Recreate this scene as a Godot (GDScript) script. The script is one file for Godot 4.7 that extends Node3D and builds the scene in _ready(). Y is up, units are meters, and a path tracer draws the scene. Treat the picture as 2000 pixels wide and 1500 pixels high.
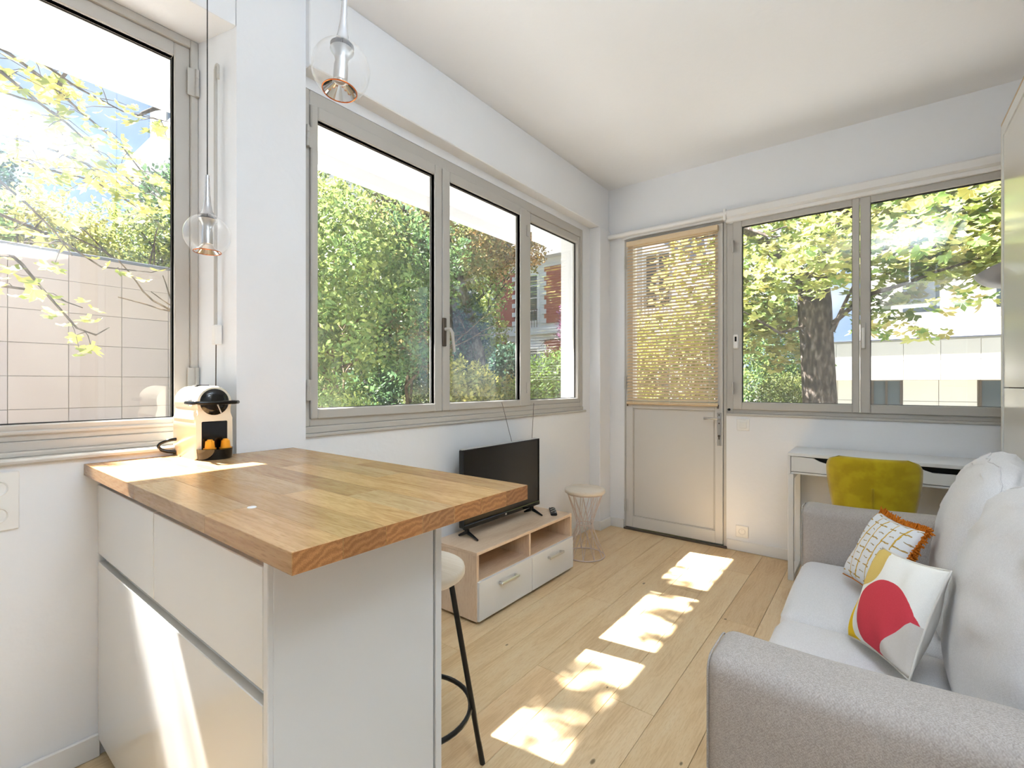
extends Node3D
# A small bright studio: kitchen peninsula, window wall, garden door, desk corner and sofa.
# Room axes: x from the window wall (x = 0) to the right, z from the garden wall (z = 0) towards the viewer, y up.

const SKY_ENERGY := 0.72
const SUN_ENERGY := 5.5
const FILL_LAMP_UP := 1.35
const FILL_LAMP_DOWN := 0.15
const EXPOSURE := 3.25

var M := {}
var T := {}
var rng := RandomNumberGenerator.new()
var used := {}

# ------------------------------------------------------------------ mesh helpers
class MB:
	var v := PackedVector3Array()
	var n := PackedVector3Array()
	var uv := PackedVector2Array()

	func tri(a: Vector3, b: Vector3, c: Vector3, na: Vector3, nb: Vector3, nc: Vector3, ua := Vector2(), ub := Vector2(), uc := Vector2()) -> void:
		var f := (b - a).cross(c - a)
		if f.dot(na + nb + nc) > 0.0:
			v.append_array([a, c, b]); n.append_array([na, nc, nb]); uv.append_array([ua, uc, ub])
		else:
			v.append_array([a, b, c]); n.append_array([na, nb, nc]); uv.append_array([ua, ub, uc])

	func quad(a: Vector3, b: Vector3, c: Vector3, d: Vector3, nn: Vector3, ua := Vector2(), ub := Vector2(), uc := Vector2(), ud := Vector2()) -> void:
		tri(a, b, c, nn, nn, nn, ua, ub, uc)
		tri(a, c, d, nn, nn, nn, ua, uc, ud)

	func squad(p: Array, q: Array, u: Array) -> void:
		tri(p[0], p[1], p[2], q[0], q[1], q[2], u[0], u[1], u[2])
		tri(p[0], p[2], p[3], q[0], q[2], q[3], u[0], u[2], u[3])

	# chamfered box; g is the axis the grain runs along (uv in metres, u along the grain)
	func box(c: Vector3, s: Vector3, bev := 0.002, g := 0, off := Vector2(), xf := Transform3D()) -> void:
		var h := s * 0.5
		var b: float = minf(bev, minf(h.x, minf(h.y, h.z)) * 0.9)
		for k in 3:
			var i := (k + 1) % 3
			var j := (k + 2) % 3
			for sg in [-1.0, 1.0]:
				var nn := Vector3(); nn[k] = sg
				var p := []
				var u := []
				for e in [[-1, -1], [1, -1], [1, 1], [-1, 1]]:
					var q := Vector3()
					q[k] = sg * h[k]; q[i] = e[0] * (h[i] - b); q[j] = e[1] * (h[j] - b)
					var a := q[i]; var o := q[j]
					if j == g:
						a = q[j]; o = q[i]
					p.append(xf * (c + q)); u.append(Vector2(a, o + sg * h[k] * 0.7) + off)
				quad(p[0], p[1], p[2], p[3], (xf.basis * nn).normalized(), u[0], u[1], u[2], u[3])
		if b <= 0.0:
			return
		for k in 3:   # edges along axis k
			var i := (k + 1) % 3
			var j := (k + 2) % 3
			for si in [-1.0, 1.0]:
				for sj in [-1.0, 1.0]:
					var nn := Vector3(); nn[i] = si; nn[j] = sj
					var p := []
					for e in [[-1, 0], [1, 0], [1, 1], [-1, 1]]:
						var q := Vector3()
						q[k] = e[0] * (h[k] - b)
						q[i] = si * (h[i] - (b if e[1] == 1 else 0.0)); q[j] = sj * (h[j] - (0.0 if e[1] == 1 else b))
						p.append(q)
					var u := []
					for q in p:
						u.append(Vector2(q[g], q[(g + 1) % 3] + q[(g + 2) % 3] * 0.7) + off)
					quad(xf * (c + p[0]), xf * (c + p[1]), xf * (c + p[2]), xf * (c + p[3]), (xf.basis * nn).normalized(), u[0], u[1], u[2], u[3])
		for sx in [-1.0, 1.0]:
			for sy in [-1.0, 1.0]:
				for sz in [-1.0, 1.0]:
					var nn := Vector3(sx, sy, sz)
					var a := Vector3(sx * h.x, sy * (h.y - b), sz * (h.z - b))
					var d := Vector3(sx * (h.x - b), sy * h.y, sz * (h.z - b))
					var e := Vector3(sx * (h.x - b), sy * (h.y - b), sz * h.z)
					var w := (xf.basis * nn).normalized()
					tri(xf * (c + a), xf * (c + d), xf * (c + e), w, w, w, off, off, off)

	# box from two corners
	func bx(a: Vector3, b: Vector3, bev := 0.002, g := 0, off := Vector2(), xf := Transform3D()) -> void:
		box((a + b) * 0.5, (b - a).abs(), bev, g, off, xf)

	func grid(nu: int, nv: int, f: Callable, flip := false) -> void:
		var p := []
		var q := []
		var e := 0.0008
		for i in nu + 1:
			for j in nv + 1:
				var a := float(i) / nu
				var b := float(j) / nv
				p.append(f.call(a, b))
				var da: Vector3 = f.call(minf(a + e, 1.0), b) - f.call(maxf(a - e, 0.0), b)
				var db: Vector3 = f.call(a, minf(b + e, 1.0)) - f.call(a, maxf(b - e, 0.0))
				var w := da.cross(db)
				if w.length() < 1e-12:
					da = f.call(clampf(a + 0.02, 0, 1), clampf(b + 0.02, 0, 1)) - f.call(clampf(a - 0.02, 0, 1), clampf(b + 0.02, 0, 1))
					db = f.call(clampf(a, 0.02, 0.98), clampf(b + 0.02, 0, 1)) - f.call(clampf(a, 0.02, 0.98), clampf(b - 0.02, 0, 1))
					w = da.cross(db)
				w = w.normalized()
				q.append(-w if flip else w)
		for i in nu:
			for j in nv:
				var k := [i * (nv + 1) + j, (i + 1) * (nv + 1) + j, (i + 1) * (nv + 1) + j + 1, i * (nv + 1) + j + 1]
				var u := [Vector2(float(i) / nu, float(j) / nv), Vector2(float(i + 1) / nu, float(j) / nv), Vector2(float(i + 1) / nu, float(j + 1) / nv), Vector2(float(i) / nu, float(j + 1) / nv)]
				squad([p[k[0]], p[k[1]], p[k[2]], p[k[3]]], [q[k[0]], q[k[1]], q[k[2]], q[k[3]]], u)

	# swept round tube; r may be a number or an array of radii
	func tube(pts: Array, r: Variant, sides := 8, caps := true, closed := false) -> void:
		var m := pts.size()
		var rings := []
		var norms := []
		var x := Vector3()
		for i in m:
			var d: Vector3
			if closed:
				d = (pts[(i + 1) % m] - pts[(i + m - 1) % m]).normalized()
			else:
				d = (pts[mini(i + 1, m - 1)] - pts[maxi(i - 1, 0)]).normalized()
			if i == 0:
				x = d.cross(Vector3.UP)
				if x.length() < 0.1:
					x = d.cross(Vector3.RIGHT)
			x = (x - d * x.dot(d)).normalized()
			var y := d.cross(x)
			var rad: float = r[i] if r is Array else r
			var ring := []
			var nr := []
			for s in sides:
				var a := TAU * s / sides
				var w := x * cos(a) + y * sin(a)
				ring.append(pts[i] + w * rad); nr.append(w)
			rings.append(ring); norms.append(nr)
		for i in (m if closed else m - 1):
			var k := (i + 1) % m
			for s in sides:
				var t := (s + 1) % sides
				squad([rings[i][s], rings[i][t], rings[k][t], rings[k][s]], [norms[i][s], norms[i][t], norms[k][t], norms[k][s]], [Vector2(s, i), Vector2(s + 1, i), Vector2(s + 1, i + 1), Vector2(s, i + 1)])
		if caps and not closed:
			for e in [[0, -1.0], [m - 1, 1.0]]:
				var d: Vector3 = (pts[1] - pts[0]).normalized() if e[0] == 0 else (pts[m - 1] - pts[m - 2]).normalized()
				for s in sides:
					tri(pts[e[0]], rings[e[0]][s], rings[e[0]][(s + 1) % sides], d * e[1], d * e[1], d * e[1])

	# turned profile: list of Vector2(radius, height) from one end to the other
	func lathe(prof: Array, sides := 24, xf := Transform3D(), outward := 1.0) -> void:
		var m := prof.size()
		var seg := []
		for i in m - 1:
			var d: Vector2 = prof[i + 1] - prof[i]
			seg.append(Vector2(d.y, -d.x).normalized() * outward)
		for i in m - 1:
			# round off only where the profile bends gently
			var n0: Vector2 = seg[i]
			var n1: Vector2 = seg[i]
			if i > 0 and seg[i - 1].dot(seg[i]) > 0.7:
				n0 = (seg[i - 1] + seg[i]).normalized()
			if i < m - 2 and seg[i + 1].dot(seg[i]) > 0.7:
				n1 = (seg[i + 1] + seg[i]).normalized()
			for s in sides:
				var p := []
				var q := []
				for e in [[i, s, n0], [i, s + 1, n0], [i + 1, s + 1, n1], [i + 1, s, n1]]:
					var a: float = TAU * e[1] / sides
					var r: Vector2 = prof[e[0]]
					var w: Vector2 = e[2]
					p.append(xf * Vector3(r.x * cos(a), r.y, r.x * sin(a)))
					q.append((xf.basis * Vector3(w.x * cos(a), w.y, w.x * sin(a))).normalized())
				squad(p, q, [Vector2(), Vector2(), Vector2(), Vector2()])

	func mesh() -> ArrayMesh:
		var am := ArrayMesh.new()
		surf(am)
		return am

	func surf(am: ArrayMesh) -> void:
		var a := []
		a.resize(Mesh.ARRAY_MAX)
		a[Mesh.ARRAY_VERTEX] = v; a[Mesh.ARRAY_NORMAL] = n; a[Mesh.ARRAY_TEX_UV] = uv
		am.add_surface_from_arrays(Mesh.PRIMITIVE_TRIANGLES, a)


func soft_place(p: Vector3, h: Vector3, r: float, puff: Vector3, warp: Variant) -> Vector3:
	var q := Vector3(clampf(p.x, -h.x + r, h.x - r), clampf(p.y, -h.y + r, h.y - r), clampf(p.z, -h.z + r, h.z - r))
	var d := p - q
	var o := q + d.normalized() * r if d.length() > 1e-6 else p
	var t := Vector3(o.x / h.x, o.y / h.y, o.z / h.z)
	var fx := (1.0 - t.x * t.x)
	var fy := (1.0 - t.y * t.y)
	var fz := (1.0 - t.z * t.z)
	o += Vector3(puff.x * t.x * fy * fz, puff.y * t.y * fx * fz, puff.z * t.z * fx * fy)
	if warp != null:
		o = warp.call(o)
	return o

# soft-edged box as one smooth surface: half sizes, edge radius, bulge per axis
func soft_box(c: Vector3, s: Vector3, r: float, puff := Vector3(), xf := Transform3D(), inner := 6, warp: Variant = null) -> ArrayMesh:
	var st := SurfaceTool.new()
	st.begin(Mesh.PRIMITIVE_TRIANGLES)
	st.set_smooth_group(0)
	var h := s * 0.5
	var axes := []
	for k in 3:
		var l := []
		for i in 5:
			l.append(-h[k] + r * (1.0 - cos(i / 4.0 * PI / 2)) * 1.0)
		for i in range(1, inner):
			l.append(lerpf(-h[k] + r, h[k] - r, float(i) / inner))
		for i in 5:
			l.append(h[k] - r * (1.0 - cos((4 - i) / 4.0 * PI / 2)) * 1.0)
		axes.append(l)
	for k in 3:
		var i := (k + 1) % 3
		var j := (k + 2) % 3
		for sg in [-1.0, 1.0]:
			for a in axes[i].size() - 1:
				for b in axes[j].size() - 1:
					var p := []
					for e in [[0, 0], [1, 0], [1, 1], [0, 1]]:
						var q := Vector3()
						q[k] = sg * h[k]; q[i] = axes[i][a + e[0]]; q[j] = axes[j][b + e[1]]
						p.append((xf * (c + soft_place(q, h, r, puff, warp))).snapped(Vector3(1e-5, 1e-5, 1e-5)))
					var order := [0, 2, 1, 0, 3, 2] if sg > 0 else [0, 1, 2, 0, 2, 3]
					for o in order:
						st.add_vertex(p[o])
	st.generate_normals()
	return st.commit()


# ------------------------------------------------------------------ scene helpers
func numbered(called: String) -> String:
	var k: int = used.get(called, 0)
	used[called] = k + 1
	return called if k == 0 else "%s_%03d" % [called, k]

func tag(o: Node3D, label := "", category := "", group := "", kind := "") -> Node3D:
	for e in [["label", label], ["category", category], ["group", group], ["kind", kind]]:
		if e[1]:
			o.set_meta(e[0], e[1])
	return o

func thing(called: String, label: String, category: String, at := Vector3(), turn := 0.0, group := "", kind := "") -> Node3D:
	var o := Node3D.new()
	o.name = numbered(called)
	add_child(o)
	o.position = at
	o.rotation.y = turn
	return tag(o, label, category, group, kind)

func put(called: String, m: Variant, mat: Material, parent: Node = self, label := "") -> MeshInstance3D:
	var o := MeshInstance3D.new()
	o.name = numbered(called) if parent == self else called
	o.mesh = m.mesh() if m is MB else m
	if mat:
		for k in o.mesh.get_surface_count():
			if o.mesh.surface_get_material(k) == null:
				o.set_surface_override_material(k, mat)
	parent.add_child(o, true)
	if label:
		o.set_meta("label", label)
	return o

func copy(o: Node3D, at: Vector3, turn := 0.0, label := "") -> Node3D:
	var c: Node3D = o.duplicate()
	c.name = numbered(String(o.name))
	add_child(c)
	c.position = at
	c.rotation.y = turn
	if label:
		c.set_meta("label", label)
	return c

func one(a: Vector3, b: Vector3, bev := 0.002, g := 0, off := Vector2()) -> MB:
	var m := MB.new()
	m.bx(a, b, bev, g, off)
	return m

func mat(col: Color, rough := 0.6, metal := 0.0, spec := 0.5) -> StandardMaterial3D:
	var m := StandardMaterial3D.new()
	m.albedo_color = col
	m.roughness = rough
	m.metallic = metal
	m.metallic_specular = spec
	return m

func rgb(r: int, g: int, b: int) -> Color:
	return Color8(r, g, b)

func noise(freq: float, s := 1, oct := 3) -> FastNoiseLite:
	var f := FastNoiseLite.new()
	f.seed = s
	f.frequency = freq
	f.noise_type = FastNoiseLite.TYPE_SIMPLEX_SMOOTH
	f.fractal_octaves = oct
	return f

# wood picture: grain along u; 1024 x 512 pixels stand for 1.6 x 0.8 m
func wood_image(s: int, base: Color, dark: Color, light: Color, figure := 0.5, pores := 0.5, knots := 0) -> ImageTexture:
	var w := 1024
	var h := 512
	var im := Image.create(w, h, false, Image.FORMAT_RGB8)
	var a := noise(1.0, s, 2)
	var b := noise(1.0, s + 7, 3)
	var c := noise(1.0, s + 13, 1)
	for y in h:
		for x in w:
			var p := float(x) / w * 1.6
			var q := float(y) / h * 0.8
			var e := 1.0
			if p > 1.4:
				e = 1.0 - (p - 1.4) / 0.2
			var broad := lerpf(a.get_noise_2d((p - 1.6) * 1.3, q * 9.0), a.get_noise_2d(p * 1.3, q * 9.0), e)
			var fine := lerpf(b.get_noise_2d((p - 1.6) * 5.0, q * 130.0), b.get_noise_2d(p * 5.0, q * 130.0), e)
			var ring := sin((q * 60.0 + broad * 9.0) * 2.2)
			var pore := lerpf(c.get_noise_2d((p - 1.6) * 26.0, q * 420.0), c.get_noise_2d(p * 26.0, q * 420.0), e)
			var t := broad * 0.55 + fine * 0.4 + ring * 0.22 * figure
			var col := base.lerp(light, clampf(t, 0, 1)) if t > 0 else base.lerp(dark, clampf(-t, 0, 1))
			if pore > 0.35:
				col = col.lerp(dark, (pore - 0.35) * pores)
			im.set_pixel(x, y, col)
	var r := RandomNumberGenerator.new()
	r.seed = s
	for k in knots:
		var cx := r.randi_range(40, w - 40)
		var cy := r.randi_range(30, h - 30)
		var a2 := r.randf_range(1.4, 3.2)
		for dy in range(-16, 17):
			for dx in range(-30, 31):
				var q2 := Vector2(dx / (a2 * 2.0), dy / a2).length()
				if q2 < 2.0:
					var c0 := im.get_pixel(cx + dx, cy + dy)
					im.set_pixel(cx + dx, cy + dy, c0.lerp(dark.darkened(0.45), clampf(1.6 - q2, 0.0, 0.8)))
	return ImageTexture.create_from_image(im)

func wood(s: int, base: Color, dark: Color, light: Color, rough := 0.45, figure := 0.5, pores := 0.5, knots := 0) -> StandardMaterial3D:
	var m := mat(Color.WHITE, rough)
	m.albedo_texture = wood_image(s, base, dark, light, figure, pores, knots)
	m.uv1_scale = Vector3(1.0 / 1.6, 1.0 / 0.8, 1)
	return m

func tint(m: StandardMaterial3D, col: Color) -> StandardMaterial3D:
	var d: StandardMaterial3D = m.duplicate()
	d.albedo_color = col
	return d

# speckled cloth seen as fine two-tone weave, laid on by position
func cloth(a: Color, b: Color, s: int, scale := 4.0, rough := 0.95) -> StandardMaterial3D:
	var im := Image.create(256, 256, false, Image.FORMAT_RGB8)
	var bump := Image.create(256, 256, false, Image.FORMAT_RGB8)
	var r := RandomNumberGenerator.new()
	r.seed = s
	for y in 256:
		for x in 256:
			var wv := 0.5 + 0.25 * sin(x * TAU / 4.0) * sin(y * TAU / 4.0) + r.randf_range(-0.4, 0.4)
			im.set_pixel(x, y, a.lerp(b, clampf(wv, 0, 1)))
			var hh := 0.5 + 0.3 * sin(x * TAU / 4.0 + (PI if (y / 2) % 2 else 0.0)) + r.randf_range(-0.15, 0.15)
			bump.set_pixel(x, y, Color(hh, hh, hh))
	var m := mat(Color.WHITE, rough, 0.0, 0.3)
	m.albedo_texture = ImageTexture.create_from_image(im)
	m.uv1_triplanar = true
	m.uv1_scale = Vector3.ONE * scale
	m.heightmap_enabled = true
	m.heightmap_texture = ImageTexture.create_from_image(bump)
	m.heightmap_scale = 0.04
	m.rim_enabled = true
	m.rim = 0.3
	m.rim_tint = 0.6
	return m

func plaster(col: Color, s := 3) -> StandardMaterial3D:
	var m := mat(col, 0.75, 0.0, 0.35)
	var nt := NoiseTexture2D.new()
	nt.noise = noise(0.03, s, 4)
	nt.width = 512; nt.height = 512; nt.seamless = true
	m.uv1_triplanar = true
	m.uv1_world_triplanar = true
	m.uv1_scale = Vector3.ONE * 1.3
	m.heightmap_enabled = true
	m.heightmap_texture = nt
	m.heightmap_scale = 0.06
	return m


# ------------------------------------------------------------------ main
func _ready() -> void:
	rng.seed = 11
	setup_view()
	make_materials()
	build_shell()
	build_window_left_near()
	build_window_left_far()
	build_window_back()
	build_door()
	build_blind()
	build_exterior_masonry()
	build_island()
	build_sofa()
	build_wall_bed()
	build_desk()
	build_chair()
	build_tv_stand()
	build_television()
	build_wire_stool()
	build_bar_stool()
	build_added_lamp()
	build_pendants()
	build_coffee_machine()
	build_small_things()
	build_garden()

func setup_view() -> void:
	var cam := Camera3D.new()
	cam.name = "camera"
	cam.position = Vector3(1.845, 1.16, 3.59)
	cam.rotation.y = atan(719.0 / 930.0)
	cam.fov = rad_to_deg(2.0 * atan(750.0 / 930.0))
	cam.near = 0.02
	cam.far = 300.0
	add_child(cam)
	cam.current = true
	var we := WorldEnvironment.new()
	we.name = "world_environment"
	var env := Environment.new()
	env.background_mode = Environment.BG_SKY
	var sky := Sky.new()
	sky.sky_material = sky_material()
	env.sky = sky
	env.tonemap_mode = Environment.TONE_MAPPER_LINEAR
	env.tonemap_exposure = EXPOSURE
	env.sdfgi_enabled = true
	env.ssao_enabled = true
	env.ssil_enabled = true
	we.environment = env
	add_child(we)
	var sun := DirectionalLight3D.new()
	sun.name = "sun"
	sun.light_energy = SUN_ENERGY
	sun.light_color = Color(1.0, 0.99, 0.975)
	sun.light_angular_distance = 0.6
	sun.shadow_enabled = true
	sun.sky_mode = DirectionalLight3D.SKY_MODE_LIGHT_ONLY
	add_child(sun)
	sun.look_at_from_position(Vector3(-8, 10, 1), Vector3(-8, 10, 1) + Vector3(0.82, -1.055, -0.13))

func sky_material() -> PanoramaSkyMaterial:
	var w := 512
	var h := 256
	var im := Image.create(w, h, false, Image.FORMAT_RGBF)
	var f := noise(1.6, 21, 5)
	for y in h:
		var el := (0.5 - (y + 0.5) / h) * PI
		for x in w:
			var az := (x + 0.5) / w * TAU
			var d := Vector3(cos(el) * sin(az), sin(el), cos(el) * cos(az))
			var up := maxf(d.y, 0.0)
			var c := Color(0.28, 0.38, 0.52).lerp(Color(0.13, 0.23, 0.42), pow(up, 0.55))
			var cl := smoothstep(0.0, 0.4, f.get_noise_3d(d.x * 1.2, d.y * 2.6, d.z * 1.2))
			c = c.lerp(Color(0.7, 0.71, 0.73), cl * 0.85)
			if d.y < 0.0:
				c = Color(0.42, 0.42, 0.38)
			im.set_pixel(x, y, Color(c.r * SKY_ENERGY, c.g * SKY_ENERGY, c.b * SKY_ENERGY))
	var m := PanoramaSkyMaterial.new()
	m.panorama = ImageTexture.create_from_image(im)
	return m

func make_materials() -> void:
	M.wall = plaster(rgb(238, 239, 241))
	M.ceiling = plaster(rgb(240, 241, 243), 5)
	M.trim = mat(rgb(238, 236, 233), 0.4)
	M.frame = mat(rgb(192, 188, 181), 0.42)
	M.seal = mat(rgb(60, 58, 56), 0.7)
	M.metal_dark = mat(rgb(96, 86, 78), 0.4, 0.7)
	M.steel = mat(rgb(205, 205, 205), 0.28, 1.0)
	M.chrome = mat(rgb(232, 232, 232), 0.06, 1.0)
	M.copper = mat(rgb(214, 120, 66), 0.15, 1.0)
	M.glass = mat(Color(0.93, 0.97, 0.96, 0.04), 0.0)
	M.glass.transparency = BaseMaterial3D.TRANSPARENCY_ALPHA
	M.door_panel = mat(rgb(214, 211, 206), 0.5)
	M.lacquer = mat(rgb(236, 236, 233), 0.12)
	M.lacquer.clearcoat_enabled = true
	M.lacquer.clearcoat = 0.6
	M.lacquer.clearcoat_roughness = 0.04
	M.matt_white = mat(rgb(228, 228, 227), 0.5)
	M.channel = mat(rgb(206, 208, 206), 0.35, 0.3)
	M.plastic_white = mat(rgb(238, 237, 234), 0.3)
	M.black = mat(rgb(16, 16, 17), 0.35)
	M.black_gloss = mat(rgb(7, 7, 8), 0.08)
	M.screen = mat(rgb(10, 10, 11), 0.16)
	M.rubber = mat(rgb(22, 22, 23), 0.6)
	M.oak = wood(31, rgb(234, 205, 162), rgb(204, 167, 120), rgb(242, 222, 188), 0.34, 0.55, 0.9, 4)
	M.worktop = wood(57, rgb(188, 152, 108), rgb(148, 110, 70), rgb(210, 180, 136), 0.27, 0.7, 1.1)
	M.sonoma = wood(83, rgb(230, 204, 176), rgb(198, 162, 130), rgb(240, 220, 198), 0.5, 0.35, 0.8)
	M.pale_wood = wood(91, rgb(232, 220, 203), rgb(208, 190, 166), rgb(242, 234, 222), 0.5, 0.3, 0.4)
	M.end_grain = end_grain()
	M.sofa = cloth(rgb(148, 139, 132), rgb(198, 191, 186), 5, 3.0)
	M.sofa_light = cloth(rgb(206, 203, 204), rgb(232, 230, 231), 6, 3.0)
	M.velvet = velvet(rgb(192, 168, 20), rgb(172, 146, 8))
	M.blind = wood(101, rgb(226, 202, 166), rgb(206, 176, 134), rgb(236, 218, 190), 0.5, 0.3, 0.5)
	M.bed_front = mat(rgb(226, 222, 214), 0.16)
	M.bed_edge = mat(rgb(196, 168, 132), 0.45)
	M.lamp_grey = mat(rgb(172, 174, 180), 0.35)
	M.capsule = mat(rgb(240, 164, 40), 0.35, 0.35)
	M.wire_pink = mat(rgb(222, 206, 200), 0.35, 0.2)
	M.tile = mat(rgb(184, 168, 162), 0.55)
	M.joint = mat(rgb(150, 138, 126), 0.9)
	M.white_render = mat(rgb(228, 224, 216), 0.8)
	M.stone = mat(rgb(226, 226, 226), 0.85)
	M.brick = mat(rgb(172, 92, 82), 0.9)
	M.slate = mat(rgb(92, 98, 112), 0.6)
	M.window_dark = mat(rgb(74, 84, 90), 0.08)
	M.earth = mat(rgb(112, 110, 100), 1.0)
	M.paving = mat(rgb(146, 145, 142), 0.9)

func end_grain() -> StandardMaterial3D:
	var im := Image.create(256, 256, false, Image.FORMAT_RGB8)
	var f := noise(0.02, 4, 3)
	var g := noise(0.35, 5, 2)
	for y in 256:
		for x in 256:
			var r := Vector2(x - 60, y + 190).length() + f.get_noise_2d(x, y) * 10.0
			var t := 0.5 + 0.5 * sin(r * 0.34) * 0.6 + g.get_noise_2d(x, y) * 0.6
			im.set_pixel(x, y, rgb(138, 92, 54).lerp(rgb(184, 134, 86), clampf(t, 0, 1)))
	var m := mat(Color.WHITE, 0.4)
	m.albedo_texture = ImageTexture.create_from_image(im)
	m.uv1_scale = Vector3(6, 6, 1)
	return m

func velvet(a: Color, b: Color) -> StandardMaterial3D:
	var m := mat(Color.WHITE, 0.7, 0.0, 0.3)
	var nt := NoiseTexture2D.new()
	nt.noise = noise(0.012, 8, 4)
	nt.width = 256; nt.height = 256; nt.seamless = true
	var gr := Gradient.new()
	gr.offsets = PackedFloat32Array([0.3, 0.7])
	gr.colors = PackedColorArray([b, a])
	nt.color_ramp = gr
	m.albedo_texture = nt
	m.uv1_triplanar = true
	m.uv1_scale = Vector3.ONE * 3.0
	m.rim_enabled = true
	m.rim = 0.8
	m.rim_tint = 0.8
	return m

# ------------------------------------------------------------------ the room itself
func structure(called: String, label: String, category: String, m: Variant, material: Material) -> MeshInstance3D:
	var o := put(called, m, material)
	tag(o, label, category, "", "structure")
	return o

func build_shell() -> void:
	# floor: a sub-floor and loose-laid oak planks running towards the garden wall
	var fl := thing("floor", "pale oak plank floor of the studio", "floor", Vector3(), 0.0, "", "structure")
	put("subfloor", one(Vector3(-0.42, -0.2, -0.25), Vector3(3.0, -0.016, 5.8), 0.0), M.joint, fl)
	var tones := [Color(1, 1, 1), Color(0.97, 0.96, 0.94), Color(1.0, 0.98, 0.96), Color(0.94, 0.92, 0.89), Color(0.98, 0.98, 0.97)]
	var oaks := []
	for t in tones:
		oaks.append(tint(M.oak, t))
	var w := 0.165
	var cols := 18
	var shared := {}
	for c in cols:
		var x0 := -0.1 + c * w
		var z := -0.25 - rng.randf() * 0.9
		if c in [5, 7]:
			z = 1.97 - 2.0 * 1.55
		while z < 5.7:
			var l: float = [1.25, 1.55, 1.85][rng.randi() % 3] if not c in [5, 7] else 1.55
			var z1 := minf(z + l, 5.7)
			var z0 := maxf(z, -0.02)
			if z1 - z0 > 0.05:
				var m := MB.new()
				m.box(Vector3(), Vector3(w - 0.0012, 0.016, z1 - z0 - 0.0014), 0.0011, 2, Vector2(rng.randf() * 1.6, rng.randf() * 0.8))
				var p := put("plank", m, oaks[rng.randi() % oaks.size()], fl)
				p.position = Vector3(x0 + w * 0.5, -0.008, (z0 + z1) * 0.5)
			z += l
	# a few dark knots in the oak
	structure("ceiling", "smooth white ceiling", "ceiling", one(Vector3(-0.42, 2.75, -0.25), Vector3(3.0, 2.95, 5.8), 0.0), M.ceiling)
	# window wall
	var m := MB.new()
	m.bx(Vector3(-0.2, -0.2, 0.0), Vector3(0.0, 0.945, 2.6), 0.0)
	m.bx(Vector3(-0.2, 2.365, 0.0), Vector3(0.0, 2.75, 2.6), 0.0)
	m.bx(Vector3(-0.2, 0.945, 0.0), Vector3(0.0, 2.365, 0.295), 0.0)
	m.bx(Vector3(-0.2, 0.945, 2.59), Vector3(0.0, 2.365, 2.6), 0.0)
	m.bx(Vector3(-0.38, -0.2, 2.6), Vector3(-0.09, 0.93, 5.6), 0.0)
	m.bx(Vector3(-0.38, 0.93, 4.35), Vector3(-0.09, 2.42, 5.6), 0.0)
	m.bx(Vector3(-0.38, 2.42, 2.858), Vector3(0.05, 2.75, 5.6), 0.002)
	structure("wall_left", "white wall with the long row of windows", "wall", m, M.wall)
	# pillar between the two window groups, with a splayed cheek
	m = MB.new()
	var pl := PackedVector2Array([Vector2(0.05, 2.6), Vector2(0.05, 2.856), Vector2(0.02, 2.862), Vector2(-0.15, 2.905), Vector2(-0.38, 2.905), Vector2(-0.38, 2.6)])
	for i in pl.size():
		var a := pl[i]
		var b := pl[(i + 1) % pl.size()]
		var nn := Vector3(b.y - a.y, 0, a.x - b.x).normalized()
		if nn.dot(Vector3((a.x + b.x) * 0.5 + 0.15, 0, (a.y + b.y) * 0.5 - 2.75)) < 0:
			nn = -nn
		m.quad(Vector3(a.x, -0.1, a.y), Vector3(b.x, -0.1, b.y), Vector3(b.x, 2.75, b.y), Vector3(a.x, 2.75, a.y), nn)
	structure("pillar", "white wall pillar between the coffee corner and the long window", "pillar", m, M.wall)
	m = MB.new()
	m.bx(Vector3(-0.2, 2.41, 0.0), Vector3(0.08, 2.75, 2.6), 0.004)
	structure("beam", "boxed white beam running above the long window", "beam", m, M.wall)
	m = MB.new()
	m.bx(Vector3(-0.2, 0.0, 0.0), Vector3(0.09, 2.41, 0.18), 0.004)
	structure("column", "narrow white corner column beside the garden door", "column", m, M.wall)
	# garden wall
	m = MB.new()
	m.bx(Vector3(-0.2, -0.2, -0.25), Vector3(0.215, 2.75, 0.0), 0.0)
	m.bx(Vector3(0.215, 2.33, -0.25), Vector3(2.75, 2.75, 0.0), 0.0)
	m.bx(Vector3(0.985, -0.2, -0.25), Vector3(2.75, 0.95, 0.0), 0.0)
	m.bx(Vector3(2.5, 0.95, -0.25), Vector3(2.75, 2.33, 0.0), 0.0)
	m.bx(Vector3(0.215, -0.2, -0.25), Vector3(0.985, -0.0, 0.0), 0.0)
	structure("wall_back", "white wall holding the garden door and a wide window", "wall", m, M.wall)
	structure("wall_right", "plain white wall behind the wall bed", "wall", one(Vector3(2.75, -0.2, -0.25), Vector3(3.0, 2.75, 5.8), 0.0), M.wall)
	structure("wall_rear", "plain white wall at the kitchen end", "wall", one(Vector3(-0.38, -0.2, 5.6), Vector3(3.0, 2.75, 5.8), 0.0), M.wall)
	# baseboards
	m = MB.new()
	m.bx(Vector3(0.0, 0.0, 0.18), Vector3(0.012, 0.072, 2.66), 0.003)
	m.bx(Vector3(0.09, 0.0, 0.0), Vector3(0.102, 0.072, 0.192), 0.003)
	m.bx(Vector3(0.012, 0.0, 0.18), Vector3(0.09, 0.072, 0.192), 0.003)
	m.bx(Vector3(-0.09, 0.0, 3.2), Vector3(-0.078, 0.072, 5.6), 0.003)
	structure("baseboard_left", "low white baseboard along the window wall", "baseboard", m, M.trim)
	m = MB.new()
	m.bx(Vector3(0.102, 0.0, 0.0), Vector3(0.213, 0.072, 0.012), 0.003)
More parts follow.
